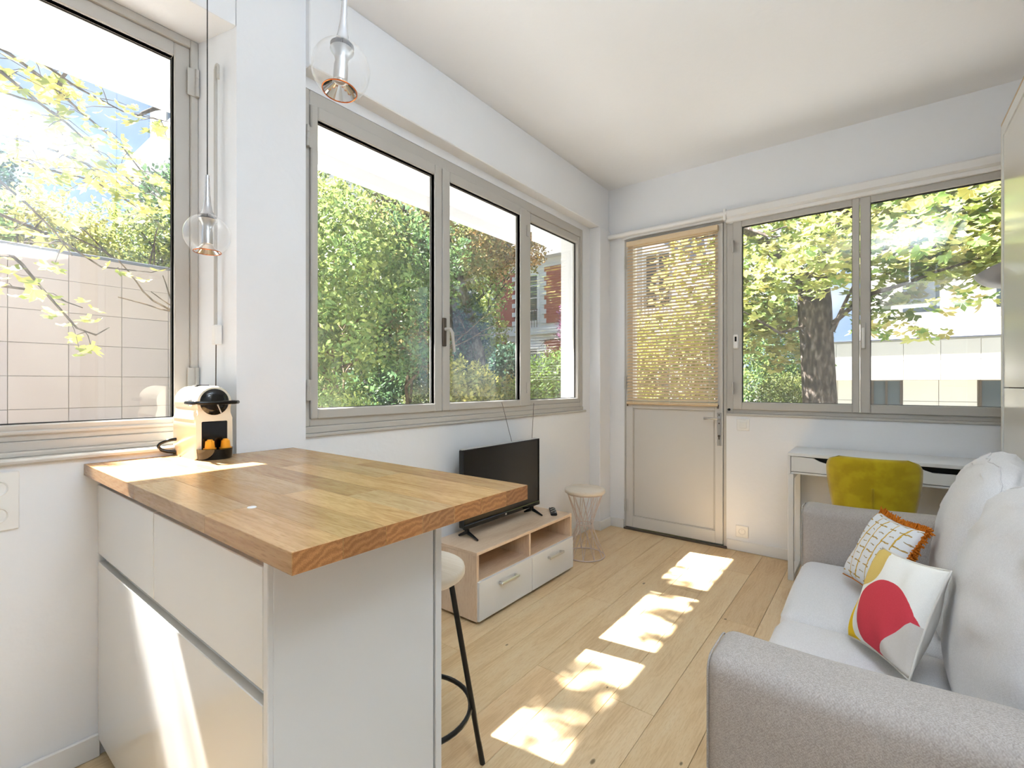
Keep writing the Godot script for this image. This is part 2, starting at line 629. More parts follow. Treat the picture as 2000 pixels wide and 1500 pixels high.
	m.bx(Vector3(0.99, 0.0, 0.0), Vector3(2.75, 0.072, 0.012), 0.003)
	structure("baseboard_back", "low white baseboard under the wide window", "baseboard", m, M.trim)
	# roller shutter housing above door and window
	var tr := thing("trim_1", "long white shutter housing rail above door and window", "rail", Vector3(), 0.0, "", "structure")
	m = MB.new()
	m.tube([Vector3(0.092, 2.352, 0.032), Vector3(1.0, 2.352, 0.032)], 0.02, 12)
	m.bx(Vector3(0.2, 2.318, 0.0), Vector3(0.99, 2.345, 0.022), 0.003)
	put("rail", m, M.trim, tr)
	m = MB.new()
	m.bx(Vector3(0.985, 2.315, 0.0), Vector3(2.5, 2.378, 0.045), 0.012)
	m.bx(Vector3(0.985, 2.29, 0.0), Vector3(2.5, 2.32, 0.03), 0.004)
	put("housing", m, M.trim, tr)
	m = MB.new()
	m.bx(Vector3(0.974, 2.305, 0.0), Vector3(0.992, 2.386, 0.05), 0.003)
	put("end_cap", m, M.plastic_white, tr)
	# slab over the window band outside
	m = MB.new()
	m.bx(Vector3(-0.85, 2.54, 0.06), Vector3(-0.2, 2.8, 5.8), 0.004)
	m.bx(Vector3(-0.85, 2.455, 0.06), Vector3(-0.79, 2.56, 5.8), 0.01)
	m.bx(Vector3(-0.66, 2.46, -0.5), Vector3(-0.2, 2.8, 0.06), 0.004)
	structure("roof_overhang", "white concrete overhang above the outside of the windows", "overhang", m, M.wall)

# window parts are laid out in wall axes: X along the wall, Y up, Z into the room
func frame4(x0: float, x1: float, y0: float, y1: float, wl: float, wr: float, wb: float, wt: float, z0: float, z1: float, bev := 0.003) -> MB:
	var m := MB.new()
	m.bx(Vector3(x0, y0, z0), Vector3(x0 + wl, y1, z1), bev)
	m.bx(Vector3(x1 - wr, y0, z0), Vector3(x1, y1, z1), bev)
	m.bx(Vector3(x0 + wl, y0, z0), Vector3(x1 - wr, y0 + wb, z1), bev)
	m.bx(Vector3(x0 + wl, y1 - wt, z0), Vector3(x1 - wr, y1, z1), bev)
	return m

func sash(parent: Node, x0: float, x1: float, y0: float, y1: float, wl: float, wr: float, wb: float, wt: float, z: float, material: Material) -> Node3D:
	var s := put("sash", frame4(x0, x1, y0, y1, wl, wr, wb, wt, z - 0.045, z, 0.004), material, parent)
	var m := frame4(x0 + wl - 0.012, x1 - wr + 0.012, y0 + wb - 0.012, y1 - wt + 0.012, 0.012, 0.012, 0.012, 0.012, z - 0.03, z - 0.004, 0.003)
	put("glazing_bead", m, material, s)
	m = frame4(x0 + wl - 0.003, x1 - wr + 0.003, y0 + wb - 0.003, y1 - wt + 0.003, 0.006, 0.006, 0.006, 0.006, z - 0.034, z - 0.03, 0.0)
	put("seal", m, M.seal, s)
	put("pane", one(Vector3(x0 + wl, y0 + wb, z - 0.0335), Vector3(x1 - wr, y1 - wt, z - 0.0305), 0.0), M.glass, s)
	return s

func hinge(parent: Node, x: float, y: float, z: float, material: Material, h := 0.085, side := 1.0) -> void:
	var m := MB.new()
	m.tube([Vector3(x, y - h * 0.5, z + 0.007), Vector3(x, y - h * 0.17, z + 0.007)], 0.007, 10)
	m.tube([Vector3(x, y - h * 0.16, z + 0.007), Vector3(x, y + h * 0.16, z + 0.007)], 0.0066, 10)
	m.tube([Vector3(x, y + h * 0.17, z + 0.007), Vector3(x, y + h * 0.5, z + 0.007)], 0.007, 10)
	m.bx(Vector3(x + 0.004 * side, y - h * 0.5, z), Vector3(x + 0.03 * side, y + h * 0.5, z + 0.004), 0.001)
	put("hinge", m, material, parent)

func wall_axes(o: Node3D) -> void:
	o.basis = Basis(Vector3(0, 0, -1), Vector3(0, 1, 0), Vector3(1, 0, 0))

func build_window_left_far() -> void:
	var o := thing("window_2", "three-part grey metal window above the television", "window", Vector3(), 0.0, "", "structure")
	wall_axes(o)   # X = -z
	var f := MB.new()
	f.bx(Vector3(-2.588, 0.985, -0.07), Vector3(-2.556, 2.365, 0.0), 0.003)
	f.bx(Vector3(-0.335, 0.985, -0.07), Vector3(-0.298, 2.365, 0.0), 0.003)
	f.bx(Vector3(-2.556, 0.985, -0.07), Vector3(-0.335, 1.018, 0.0), 0.003)
	f.bx(Vector3(-2.556, 2.303, -0.07), Vector3(-0.335, 2.365, 0.0), 0.003)
	f.bx(Vector3(-1.052, 1.018, -0.07), Vector3(-1.006, 2.303, 0.0), 0.003)
	put("frame", f, M.frame, o)
	var s := sash(o, -2.555, -1.822, 1.016, 2.305, 0.03, 0.052, 0.042, 0.055, 0.012, M.frame)
	hinge(s, -2.572, 2.165, 0.008, M.frame)
	hinge(s, -2.572, 1.135, 0.008, M.frame)
	s = sash(o, -1.818, -1.056, 1.016, 2.305, 0.055, 0.072, 0.042, 0.055, 0.012, M.frame)
	hinge(s, -1.058, 2.165, 0.008, M.frame, 0.07)
	hinge(s, -1.058, 1.135, 0.008, M.frame, 0.07)
	var h := MB.new()
	h.bx(Vector3(-1.826, 1.36, 0.012), Vector3(-1.8, 1.51, 0.024), 0.003)
	var hp := put("handle", h, M.metal_dark, s, "dark metal window handle with a pale lever")
	h = MB.new()
	h.tube([Vector3(-1.812, 1.45, 0.022), Vector3(-1.8, 1.45, 0.05), Vector3(-1.79, 1.43, 0.056), Vector3(-1.775, 1.33, 0.054)], [0.009, 0.009, 0.009, 0.007], 10)
	put("lever", h, M.frame, hp)
	var fx := put("glazing_bead", frame4(-1.006, -0.335, 1.018, 2.303, 0.014, 0.026, 0.034, 0.05, -0.05, -0.006), M.frame, o)
	put("seal", frame4(-0.992, -0.361, 1.052, 2.253, 0.006, 0.012, 0.006, 0.008, -0.036, -0.03, 0.0), M.seal, fx)
	put("pane", one(Vector3(-0.993, 1.051, -0.034), Vector3(-0.36, 2.254, -0.031), 0.0), M.glass, fx)
	var sl := MB.new()
	sl.bx(Vector3(-2.588, 0.957, -0.07), Vector3(-0.298, 0.985, 0.006), 0.003)
	sl.bx(Vector3(-2.59, 0.942, -0.02), Vector3(-0.26, 0.957, 0.014), 0.004)
	put("sill", sl, M.frame, o)

func build_window_left_near() -> void:
	var o := thing("window_1", "single large grey metal window behind the coffee machine", "window", Vector3(-0.15, 0, 0), 0.0, "", "structure")
	wall_axes(o)
	var f := MB.new()
	f.bx(Vector3(-4.35, 0.96, -0.1), Vector3(-4.31, 2.42, 0.0), 0.003)
	f.bx(Vector3(-2.93, 0.96, -0.1), Vector3(-2.905, 2.42, 0.0), 0.003)
	f.bx(Vector3(-4.31, 0.96, -0.1), Vector3(-2.93, 0.99, 0.0), 0.003)
	f.bx(Vector3(-4.31, 2.39, -0.1), Vector3(-2.93, 2.42, 0.0), 0.003)
	f.bx(Vector3(-4.36, 0.945, -0.03), Vector3(-2.905, 0.962, 0.02), 0.004)
	put("frame", f, M.frame, o)
	var s := sash(o, -4.32, -2.928, 0.988, 2.392, 0.04, 0.05, 0.052, 0.052, -0.012, M.frame)
	put("weather_bar", one(Vector3(-4.31, 1.008, -0.014), Vector3(-2.94, 1.022, -0.004), 0.004), M.frame, s)
	hinge(s, -2.912, 2.265, 0.0, M.frame, 0.1, -1.0)
	hinge(s, -2.912, 1.17, 0.0, M.frame, 0.1, -1.0)
	put("sill", one(Vector3(-4.36, 0.93, -0.06), Vector3(-2.88, 0.947, 0.075), 0.005), M.frame, o)
	# painted winding rod of the roller shutter, fixed to the splayed cheek
	var r := thing("shutter_rod", "thin painted shutter winding rod on the reveal beside the coffee machine", "rod", Vector3(-0.03, 0, 2.893), 0.0, "", "structure")
	var m := MB.new()
	m.tube([Vector3(0, 1.36, 0.0), Vector3(0, 2.28, 0.0)], 0.006, 8)
	put("rod", m, M.frame, r)
	m = MB.new()
	var pts := []
	for i in 9:
		var a := PI * i / 8.0
		pts.append(Vector3(0.011 - 0.011 * cos(a), 2.28 + 0.014 * sin(a), 0.0))
	pts.append(Vector3(0.022, 2.24, 0.0))
	m.tube(pts, 0.005, 8)
	put("hook", m, M.frame, r)
	put("guide", one(Vector3(-0.014, 1.3, -0.016), Vector3(0.014, 1.37, 0.008), 0.002), M.plastic_white, r)
	m = MB.new()
	m.tube([Vector3(0.004, 1.3, 0.0), Vector3(0.006, 1.1, 0.002), Vector3(0.012, 0.98, 0.0)], 0.002, 6)
	put("cord", m, M.metal_dark, r)

func build_window_back() -> void:
	var o := thing("window_3", "wide two-sash grey metal window above the white desk", "window", Vector3(), 0.0, "", "structure")
	var f := MB.new()
	f.bx(Vector3(0.987, 0.955, -0.08), Vector3(1.03, 2.29, -0.002), 0.003)
	f.bx(Vector3(2.46, 0.955, -0.08), Vector3(2.5, 2.29, -0.002), 0.003)
	f.bx(Vector3(1.03, 0.955, -0.08), Vector3(2.46, 0.985, -0.002), 0.003)
	f.bx(Vector3(1.03, 2.275, -0.08), Vector3(2.46, 2.33, -0.002), 0.003)
	put("frame", f, M.frame, o)
	var s := sash(o, 1.03, 1.746, 0.983, 2.3, 0.058, 0.036, 0.052, 0.05, 0.012, M.frame)
	hinge(s, 1.03, 2.12, 0.008, M.frame)
	hinge(s, 1.03, 1.13, 0.008, M.frame)
	s = sash(o, 1.749, 2.462, 0.983, 2.3, 0.05, 0.05, 0.052, 0.05, 0.012, M.frame)
	var m := one(Vector3(1.752, 1.37, 0.012), Vector3(1.777, 1.53, 0.022), 0.003)
	var hp := put("handle", m, M.frame, s)
	m = MB.new()
	m.bx(Vector3(1.757, 1.375, 0.022), Vector3(1.772, 1.5, 0.034), 0.004)
	put("lever", m, M.plastic_white, hp)
	put("sill", one(Vector3(0.987, 0.94, -0.04), Vector3(2.5, 0.956, 0.012), 0.003), M.frame, o)
	var a := thing("alarm_sensor", "small white sensor box stuck on the window post by the blind", "sensor", Vector3(1.052, 1.455, 0.012))
	put("case", one(Vector3(-0.017, -0.05, 0.0), Vector3(0.017, 0.05, 0.016), 0.006), M.plastic_white, a)
	put("lens", one(Vector3(-0.006, 0.0, 0.015), Vector3(0.006, 0.034, 0.0175), 0.001), M.black_gloss, a)

func build_door() -> void:
	var o := thing("door_1", "pale grey metal garden door with a solid lower panel", "door", Vector3(), 0.0, "", "structure")
	var f := MB.new()
	f.bx(Vector3(0.213, 0.0, -0.08), Vector3(0.228, 2.33, 0.0), 0.002)
	f.bx(Vector3(0.966, 0.0, -0.08), Vector3(0.987, 2.33, 0.0), 0.002)
	f.bx(Vector3(0.228, 2.305, -0.08), Vector3(0.966, 2.33, 0.0), 0.002)
	put("frame", f, M.frame, o)
	put("threshold", one(Vector3(0.213, -0.004, -0.1), Vector3(0.992, 0.014, 0.018), 0.004), M.metal_dark, o)
	var l := MB.new()
	l.bx(Vector3(0.231, 0.022, -0.04), Vector3(0.29, 2.302, 0.008), 0.003)
	l.bx(Vector3(0.91, 0.022, -0.04), Vector3(0.963, 2.302, 0.008), 0.003)
	l.bx(Vector3(0.29, 0.022, -0.04), Vector3(0.91, 0.11, 0.008), 0.003)
	l.bx(Vector3(0.29, 0.968, -0.04), Vector3(0.91, 1.03, 0.008), 0.003)
	l.bx(Vector3(0.29, 2.25, -0.04), Vector3(0.91, 2.302, 0.008), 0.003)
	var lf := put("leaf", l, M.door_panel, o)
	put("panel", one(Vector3(0.288, 0.108, -0.03), Vector3(0.912, 0.97, -0.008), 0.001), M.door_panel, lf)
	put("panel_bead", frame4(0.29, 0.91, 0.11, 0.968, 0.006, 0.012, 0.006, 0.004, -0.008, 0.0, 0.001), M.frame, lf)
	put("pane", one(Vector3(0.288, 1.028, -0.02), Vector3(0.912, 2.252, -0.016), 0.0), M.glass, lf)
	for y in [0.19, 1.17, 2.13]:
		hinge(lf, 0.226, y, 0.004, M.frame, 0.1)
	var h := MB.new()
	h.bx(Vector3(0.925, 0.72, 0.008), Vector3(0.955, 0.955, 0.014), 0.003)
	var hp := put("handle_plate", h, M.steel, lf)
	h = MB.new()
	h.tube([Vector3(0.94, 0.915, 0.012), Vector3(0.94, 0.915, 0.045), Vector3(0.93, 0.915, 0.052), Vector3(0.845, 0.915, 0.05)], 0.0085, 10)
	put("lever", h, M.steel, hp)
	h = MB.new()
	h.tube([Vector3(0.94, 0.79, 0.013), Vector3(0.94, 0.79, 0.018)], 0.0085, 10)
	h.bx(Vector3(0.936, 0.765, 0.013), Vector3(0.944, 0.79, 0.018), 0.001)
	h.tube([Vector3(0.94, 0.94, 0.013), Vector3(0.94, 0.94, 0.0165)], 0.005, 8)
	h.tube([Vector3(0.94, 0.88, 0.013), Vector3(0.94, 0.88, 0.0165)], 0.005, 8)
	put("keyhole", h, M.metal_dark, hp)
	h = MB.new()
	h.tube([Vector3(1.003, 0.98, -0.002), Vector3(1.003, 0.98, 0.006)], 0.009, 12)
	put("stopper", h, M.rubber, o)

func build_blind() -> void:
	var o := thing("venetian_blind", "beige wooden slat blind hanging on the garden door", "blind", Vector3(0, 0, 0.012))
	put("headrail", one(Vector3(0.252, 2.245, 0.0), Vector3(0.94, 2.285, 0.04), 0.004, 0), M.blind, o)
	var m := MB.new()
	m.tube([Vector3(0.252, 1.012, 0.02), Vector3(0.938, 1.012, 0.02)], 0.013, 10)
	put("bottom_rail", m, M.blind, o)
	var n := 50
	var slat := MB.new()
	slat.box(Vector3(), Vector3(0.682, 0.0022, 0.027), 0.0008, 0)
	var sm := slat.mesh()
	for i in n:
		var s := put("slat", sm, M.blind, o)
		s.position = Vector3(0.595, 1.042 + i * (2.232 - 1.042) / (n - 1), 0.02)
		s.rotation.x = deg_to_rad(38.0 + 2.0 * sin(i * 1.7))
	for x in [0.31, 0.595, 0.88]:
		m = MB.new()
		m.tube([Vector3(x, 1.01, 0.034), Vector3(x, 2.25, 0.034)], 0.0009, 5)
		m.tube([Vector3(x, 1.01, 0.006), Vector3(x, 2.25, 0.006)], 0.0009, 5)
		put("ladder_cord", m, M.plastic_white, o)
	for x in [0.256, 0.936]:
		m = MB.new()
		m.tube([Vector3(x, 1.012, 0.02), Vector3(x, 0.985, 0.02)], [0.008, 0.006], 8)
		put("holder", m, M.metal_dark, o)


# ------------------------------------------------------------------ kitchen peninsula
func build_island() -> void:
	var o := thing("kitchen_cabinet", "glossy white kitchen cabinet with handleless drawers under the wooden worktop", "cabinet")
	var b := MB.new()
	b.bx(Vector3(0.056, 0.06, 2.825), Vector3(1.005, 0.8795, 3.165), 0.001)
	b.bx(Vector3(-0.085, 0.06, 2.92), Vector3(0.056, 0.8795, 3.165), 0.001)
	b.bx(Vector3(-0.085, 0.60, 3.16), Vector3(1.005, 0.63, 3.168), 0.001)
	put("body", b, M.matt_white, o)
	put("plinth", one(Vector3(0.06, 0.0, 2.84), Vector3(1.005, 0.062, 3.15), 0.001), M.matt_white, o)
	for e in [[-0.087, 0.438], [0.4415, 1.006]]:
		var d := put("drawer", one(Vector3(e[0], 0.632, 3.187), Vector3(e[1], 0.846, 3.205), 0.0015), M.lacquer, o)
		put("drawer_box", one(Vector3(e[0] + 0.03, 0.66, 3.164), Vector3(e[1] - 0.03, 0.8, 3.188), 0.001), M.matt_white, d)
	put("front", one(Vector3(-0.087, 0.055, 3.187), Vector3(1.006, 0.606, 3.205), 0.0015), M.lacquer, o)
	for y in [0.606, 0.847]:
		for e in ([[-0.087, 1.006]] if y < 0.7 else [[-0.087, 0.438], [0.4415, 1.006]]):
			var c := MB.new()
			c.bx(Vector3(e[0] + 0.012, y + 0.002, 3.163), Vector3(e[1], y + 0.03, 3.171), 0.002)
			c.bx(Vector3(e[0] + 0.012, y - 0.004, 3.163), Vector3(e[1], y + 0.001, 3.188), 0.002)
			c.bx(Vector3(e[0], y - 0.006, 3.163), Vector3(e[0] + 0.012, y + 0.03, 3.186), 0.004)
			put("grip_channel", c, M.channel, o, "brushed recessed grip channel")
	put("post", one(Vector3(1.008, 0.0, 3.16), Vector3(1.024, 0.8795, 3.205), 0.0015), M.matt_white, o)
	put("side_panel", one(Vector3(1.008, 0.0, 2.828), Vector3(1.026, 0.8795, 3.196), 0.001), M.matt_white, o)
	put("back_panel", one(Vector3(0.056, 0.0, 2.806), Vector3(1.03, 0.8795, 2.824), 0.001), M.matt_white, o)
	# worktop glued up from oak staves
	var w := thing("worktop", "thick oiled oak worktop with visible end grain", "worktop")
	var rows := 7
	var z0 := 2.652
	var z1 := 3.238
	var dz := (z1 - z0) / rows
	var tones := [Color(1, 1, 1), Color(0.94, 0.9, 0.86), Color(1.06, 1.03, 0.98), Color(0.98, 0.95, 0.9)]
	var mats := []
	var ends := []
	for t in tones:
		mats.append(tint(M.worktop, t))
		ends.append(tint(M.end_grain, t))
	for r in rows:
		var za := z0 + r * dz
		var x := 0.052 if za < 2.85 else -0.088
		var first := true
		while x < 1.165:
			var l: float = rng.randf_range(0.42, 0.72) if not first else rng.randf_range(0.25, 0.6)
			first = false
			var x1 := minf(x + l, 1.168)
			if 1.168 - x1 < 0.15:
				x1 = 1.168
			var k := rng.randi() % 4
			var m := MB.new()
			var off := Vector2(rng.randf() * 1.6, rng.randf() * 0.8)
			m.bx(Vector3(x + 0.0001, 0.88, za + 0.0001), Vector3(x1 - 0.0001, 0.915, za + dz - 0.0001), 0.0007 if r > 0 and r < rows - 1 else 0.0009, 0, off)
			var am := m.mesh()
			am.surface_set_material(0, mats[k])
			if x1 > 1.16:
				var e := MB.new()
				var q := off * 3.0
				e.quad(Vector3(1.1682, 0.8808, za + 0.0008), Vector3(1.1682, 0.8808, za + dz - 0.0008), Vector3(1.1682, 0.9142, za + dz - 0.0008), Vector3(1.1682, 0.9142, za + 0.0008), Vector3.RIGHT, Vector2(za, 0) + q, Vector2(za + dz, 0) + q, Vector2(za + dz, 0.034) + q, Vector2(za, 0.034) + q)
				e.surf(am)
				am.surface_set_material(1, ends[k])
			put("stave", am, null, w)
			x = x1

# ------------------------------------------------------------------ sofa and cushions
func round_rect(w: float, h: float, r: float, n := 6) -> Array:
	var p := []
	for c in [[1, 1, 0.0], [-1, 1, 0.5 * PI], [-1, -1, PI], [1, -1, 1.5 * PI]]:
		for i in n + 1:
			var a: float = c[2] + 0.5 * PI * i / n
			p.append(Vector2(c[0] * (w * 0.5 - r) + r * cos(a), c[1] * (h * 0.5 - r) + r * sin(a)))
	return p

func build_sofa() -> void:
	var o := thing("sofa", "light grey fabric two-seat sofa with slim arms", "sofa")
	put("base", soft_box(Vector3(1.915, 0.185, 1.79), Vector3(0.64, 0.21, 1.32), 0.02), M.sofa, o)
	put("back", soft_box(Vector3(2.2, 0.41, 1.79), Vector3(0.12, 0.7, 1.3), 0.04), M.sofa, o)
	for z in [1.06, 2.52]:
		var bend := func(p: Vector3) -> Vector3:
			return p + Vector3(0, 0.006 * sin(p.x * 9.0), 0.0)
		var a := put("arm", soft_box(Vector3(1.915, 0.33, z), Vector3(0.7, 0.58, 0.165), 0.035, Vector3(0.0, 0.006, 0.006), Transform3D(), 8, bend), M.sofa, o)
		var m := MB.new()
		var pts := []
		for q in round_rect(0.145, 0.56, 0.03):
			pts.append(Vector3(1.5705, 0.33 + q.y, z + q.x))
		m.tube(pts, 0.002, 6, false, true)
		put("piping", m, M.sofa, a)
	for z in [1.468, 2.112]:
		var c := put("seat_cushion", soft_box(Vector3(1.85, 0.326, z), Vector3(0.545, 0.145, 0.642), 0.045, Vector3(0.012, 0.016, 0.0), Transform3D(), 8), M.sofa_light, o)
		var m := MB.new()
		var pts := []
		for q in round_rect(0.54, 0.628, 0.05):
			pts.append(Vector3(1.848 + q.x, 0.369, z + q.y))
		m.tube(pts, 0.003, 6, false, true)
		put("piping", m, M.sofa_light, c)
	var i := 0
	for z in [1.46, 2.115]:
		var xf := Transform3D(Basis(Vector3(0, 0, 1), deg_to_rad(-9.0)) * Basis(Vector3(0, 1, 0), deg_to_rad([-3.0, 2.0][i])), Vector3(2.112, 0.64, z))
		var nz := noise(5.0, 40 + i, 2)
		var sag := func(p: Vector3) -> Vector3:
			var t := clampf((p.y + 0.26) / 0.52, 0, 1)
			var fold := nz.get_noise_3d(p.x * 1.5, p.y * 4.0, p.z * 1.2) * 0.018 * t
			var pinch := 1.0 - 0.22 * smoothstep(0.55, 1.0, t)
			return Vector3(p.x * pinch + fold, p.y + fold - 0.03 * t * (p.z / 0.33) * (p.z / 0.33), p.z * (1.0 - 0.03 * t))
		var c := put("back_cushion", soft_box(Vector3(), Vector3(0.19, 0.53, 0.66), 0.075, Vector3(0.03, 0.035, 0.012), xf, 14, sag), M.sofa_light, o)
		var m := MB.new()
		var pts := []
		var hh := Vector3(0.095, 0.265, 0.33)
		for k in 10:
			pts.append(Vector3(-0.045, lerpf(-0.15, 0.265, k / 9.0), 0.33))
		for k in range(1, 24):
			pts.append(Vector3(-0.045, 0.265, lerpf(0.33, -0.33, k / 23.0)))
		for k in range(1, 10):
			pts.append(Vector3(-0.045, lerpf(0.265, -0.15, k / 9.0), -0.33))
		for k in pts.size():
			pts[k] = xf * soft_place(pts[k], hh, 0.075, Vector3(0.03, 0.035, 0.012), sag)
		m.tube(pts, 0.0024, 6)
		put("seam", m, M.sofa_light, c)
		i += 1
	for x in [1.62, 2.2]:
		for z in [1.05, 2.53]:
			put("leg", one(Vector3(x - 0.025, 0.0, z - 0.025), Vector3(x + 0.025, 0.085, z + 0.025), 0.003), M.black, o)
	build_pillows()

func pillow(called: String, label: String, at: Vector3, basis: Basis, w: float, h: float, t: float, front: Material, rear: Material) -> Node3D:
	var o := thing(called, label, "cushion", at, 0.0, "throw cushions on the sofa")
	o.basis = basis
	for sg in [1.0, -1.0]:
		var m := MB.new()
		var f := func(a: float, b: float) -> Vector3:
			var u := a * 2.0 - 1.0
			var v := b * 2.0 - 1.0
			var k := pow(maxf((1.0 - u * u) * (1.0 - v * v), 0.0), 0.42)
			var wr := 0.004 * sin(u * 9.0 + v * 4.0) * (1.0 - k) * k * 4.0
			return Vector3(w * 0.5 * u * (1.0 - 0.08 * (1.0 - v * v)), h * 0.5 * v * (1.0 - 0.08 * (1.0 - u * u)), sg * (t * 0.5 * k + wr))
		m.grid(26, 26, f, sg < 0)
		put("front_cover" if sg > 0 else "rear_cover", m, front if sg > 0 else rear, o)
	var s := MB.new()
	var pts := []
	for e in [[-1, -1, 1, -1], [1, -1, 1, 1], [1, 1, -1, 1], [-1, 1, -1, -1]]:
		for i in 12:
			var q := Vector2(e[0], e[1]).lerp(Vector2(e[2], e[3]), i / 12.0)
			pts.append(Vector3(w * 0.5 * q.x * (1.0 - 0.08 * (1.0 - q.y * q.y)), h * 0.5 * q.y * (1.0 - 0.08 * (1.0 - q.x * q.x)), 0))
	s.tube(pts, 0.003, 6, false, true)
	put("seam", s, rear, o)
	return o

func build_pillows() -> void:
	# printed cover: beige, yellow and red shapes on white
	var im := Image.create(512, 512, false, Image.FORMAT_RGB8)
	var r := RandomNumberGenerator.new()
	r.seed = 3
	for y in 512:
		for x in 512:
			var u := x / 511.0
			var v := y / 511.0
			var c := rgb(243, 240, 234)
			if Vector2((u - 0.02) / 0.36, (v - 0.78) / 0.24).length() < 1.0:
				c = rgb(222, 192, 112)
			if u < 0.30 and v < 0.62 and Vector2(u - 0.62, v - 0.36).length() > 0.52:
				c = rgb(240, 196, 40)
			if Vector2((u - 0.60) / 0.40, (v - 0.36) / 0.36).length() < 1.0:
				c = rgb(214, 72, 84)
			if u - v * 0.75 > 0.62 and v < 0.45:
				c = rgb(214, 206, 198)
			var g := r.randf_range(-0.02, 0.02)
			im.set_pixel(x, y, Color(c.r + g, c.g + g, c.b + g))
	var fm := mat(Color.WHITE, 0.92, 0, 0.3)
	fm.albedo_texture = ImageTexture.create_from_image(im)
	var rear := mat(rgb(222, 216, 208), 0.92, 0, 0.3)
	var zf := Vector3(-0.87, 0.4, 0.4).normalized()
	var xf := Vector3.UP.cross(zf).normalized()
	pillow("throw_cushion", "white cushion printed with a red disc and yellow shapes", Vector3(1.876, 0.562, 1.95), Basis(xf, zf.cross(xf), zf) * Basis(Vector3(0, 0, 1), deg_to_rad(8)), 0.28, 0.28, 0.10, fm, rear)
	# woven cover: pale blue-grey with mustard cross stitching
	var im2 := Image.create(512, 512, false, Image.FORMAT_RGB8)
	var nz := noise(0.02, 12, 3)
	for y in 512:
		for x in 512:
			var u := x / 511.0
			var v := y / 511.0
			var c := rgb(214, 217, 222).lerp(rgb(240, 240, 240), 0.5 + 0.5 * sin(x * 1.1) * sin(y * 0.9 + nz.get_noise_2d(x, y) * 6.0))
			var wob := nz.get_noise_2d(x, y) * 0.012
			var du := absf(fmod(u + wob + 0.05, 0.2) - 0.1)
			var dv := absf(fmod(v + wob + 0.03, 0.2) - 0.1)
			if du < 0.011 and r.randf() < 0.88:
				c = rgb(206, 160, 44)
			var dash := fmod(u * 10.0 + floorf(v * 5.0) * 0.5, 2.0) < 1.35
			if dv < 0.009 and dash and r.randf() < 0.85:
				c = rgb(176, 136, 52)
			if absf(fmod(v + wob + 0.13, 0.2) - 0.1) < 0.006 and fmod(u * 10.0, 2.0) > 1.1 and r.randf() < 0.8:
				c = rgb(150, 124, 74)
			im2.set_pixel(x, y, c)
	var fm2 := mat(Color.WHITE, 0.95, 0, 0.3)
	fm2.albedo_texture = ImageTexture.create_from_image(im2)
	var rust := mat(rgb(206, 118, 34), 0.95, 0, 0.3)
	zf = Vector3(-0.84, 0.48, 0.38).normalized()
	xf = Vector3.UP.cross(zf).normalized()
	var p := pillow("throw_cushion", "pale woven cushion with mustard cross stitching and orange fringe", Vector3(1.85, 0.568, 1.5), Basis(xf, zf.cross(xf), zf) * Basis(Vector3(0, 0, 1), deg_to_rad(2)), 0.28, 0.27, 0.10, fm2, rust)
	var rr := RandomNumberGenerator.new()
	rr.seed = 77
	for side in 2:
		var m := MB.new()
		for i in 150:
			var v := rr.randf_range(-1, 1)
			var sgn := 1.0
			var b := Vector3(0.14 * sgn * (1.0 - 0.08 * (1.0 - v * v)), 0.135 * v, rr.randf_range(-0.006, 0.006))
			var d := Vector3(sgn, rr.randf_range(-0.7, 0.7), rr.randf_range(-0.9, 0.9)).normalized() * rr.randf_range(0.012, 0.024)
			if side == 1:
				b = Vector3(0.14 * v, 0.135 * (1.0 - 0.08 * (1.0 - v * v)), rr.randf_range(-0.006, 0.006))
				d = Vector3(rr.randf_range(-0.7, 0.7), 1.0, rr.randf_range(-0.9, 0.9)).normalized() * rr.randf_range(0.012, 0.024)
			m.tube([b, b + d * 0.6 + Vector3(0, 0.003, 0), b + d], [0.0028, 0.0026, 0.0016], 4)
		var fr := put("fringe", m, rust, p, "tufted orange fringe")
		fr.set_meta("kind", "stuff")

# ------------------------------------------------------------------ wall bed behind the sofa
func build_wall_bed() -> void:
	var o := thing("wall_bed_cabinet", "tall glossy off-white wall bed cabinet behind the sofa", "cabinet")
	var b := MB.new()
	b.bx(Vector3(2.3, 0.0, 0.5), Vector3(2.745, 2.345, 0.525), 0.001)
	b.bx(Vector3(2.3, 0.0, 2.68), Vector3(2.745, 2.345, 2.705), 0.001)
	b.bx(Vector3(2.3, 2.32, 0.525), Vector3(2.745, 2.345, 2.68), 0.001)
	b.bx(Vector3(2.72, 0.0, 0.525), Vector3(2.745, 2.32, 2.68), 0.001)
	put("carcass", b, M.bed_edge, o)
	put("edge_band", frame4z(2.282, 2.3, 0.5, 2.705, 0.0, 2.345, 0.012, 0.012), M.bed_edge, o, "thin beige wood edge")
	put("frame", frame4z(2.28, 2.3, 0.518, 2.687, 0.0, 2.327, 0.036, 0.05), M.matt_white, o)
	for e in [[0.06, 1.142], [1.146, 2.272]]:
		put("front_panel", one(Vector3(2.283, e[0], 0.558), Vector3(2.303, e[1], 2.647), 0.0015), M.bed_front, o)

# a rectangular frame in a plane across x
func frame4z(x0: float, x1: float, z0: float, z1: float, y0: float, y1: float, ws: float, wt: float) -> MB:
	var m := MB.new()
	m.bx(Vector3(x0, y0, z0), Vector3(x1, y1, z0 + ws), 0.001)
	m.bx(Vector3(x0, y0, z1 - ws), Vector3(x1, y1, z1), 0.001)
	m.bx(Vector3(x0, y1 - wt, z0 + ws), Vector3(x1, y1, z1 - ws), 0.001)
	return m

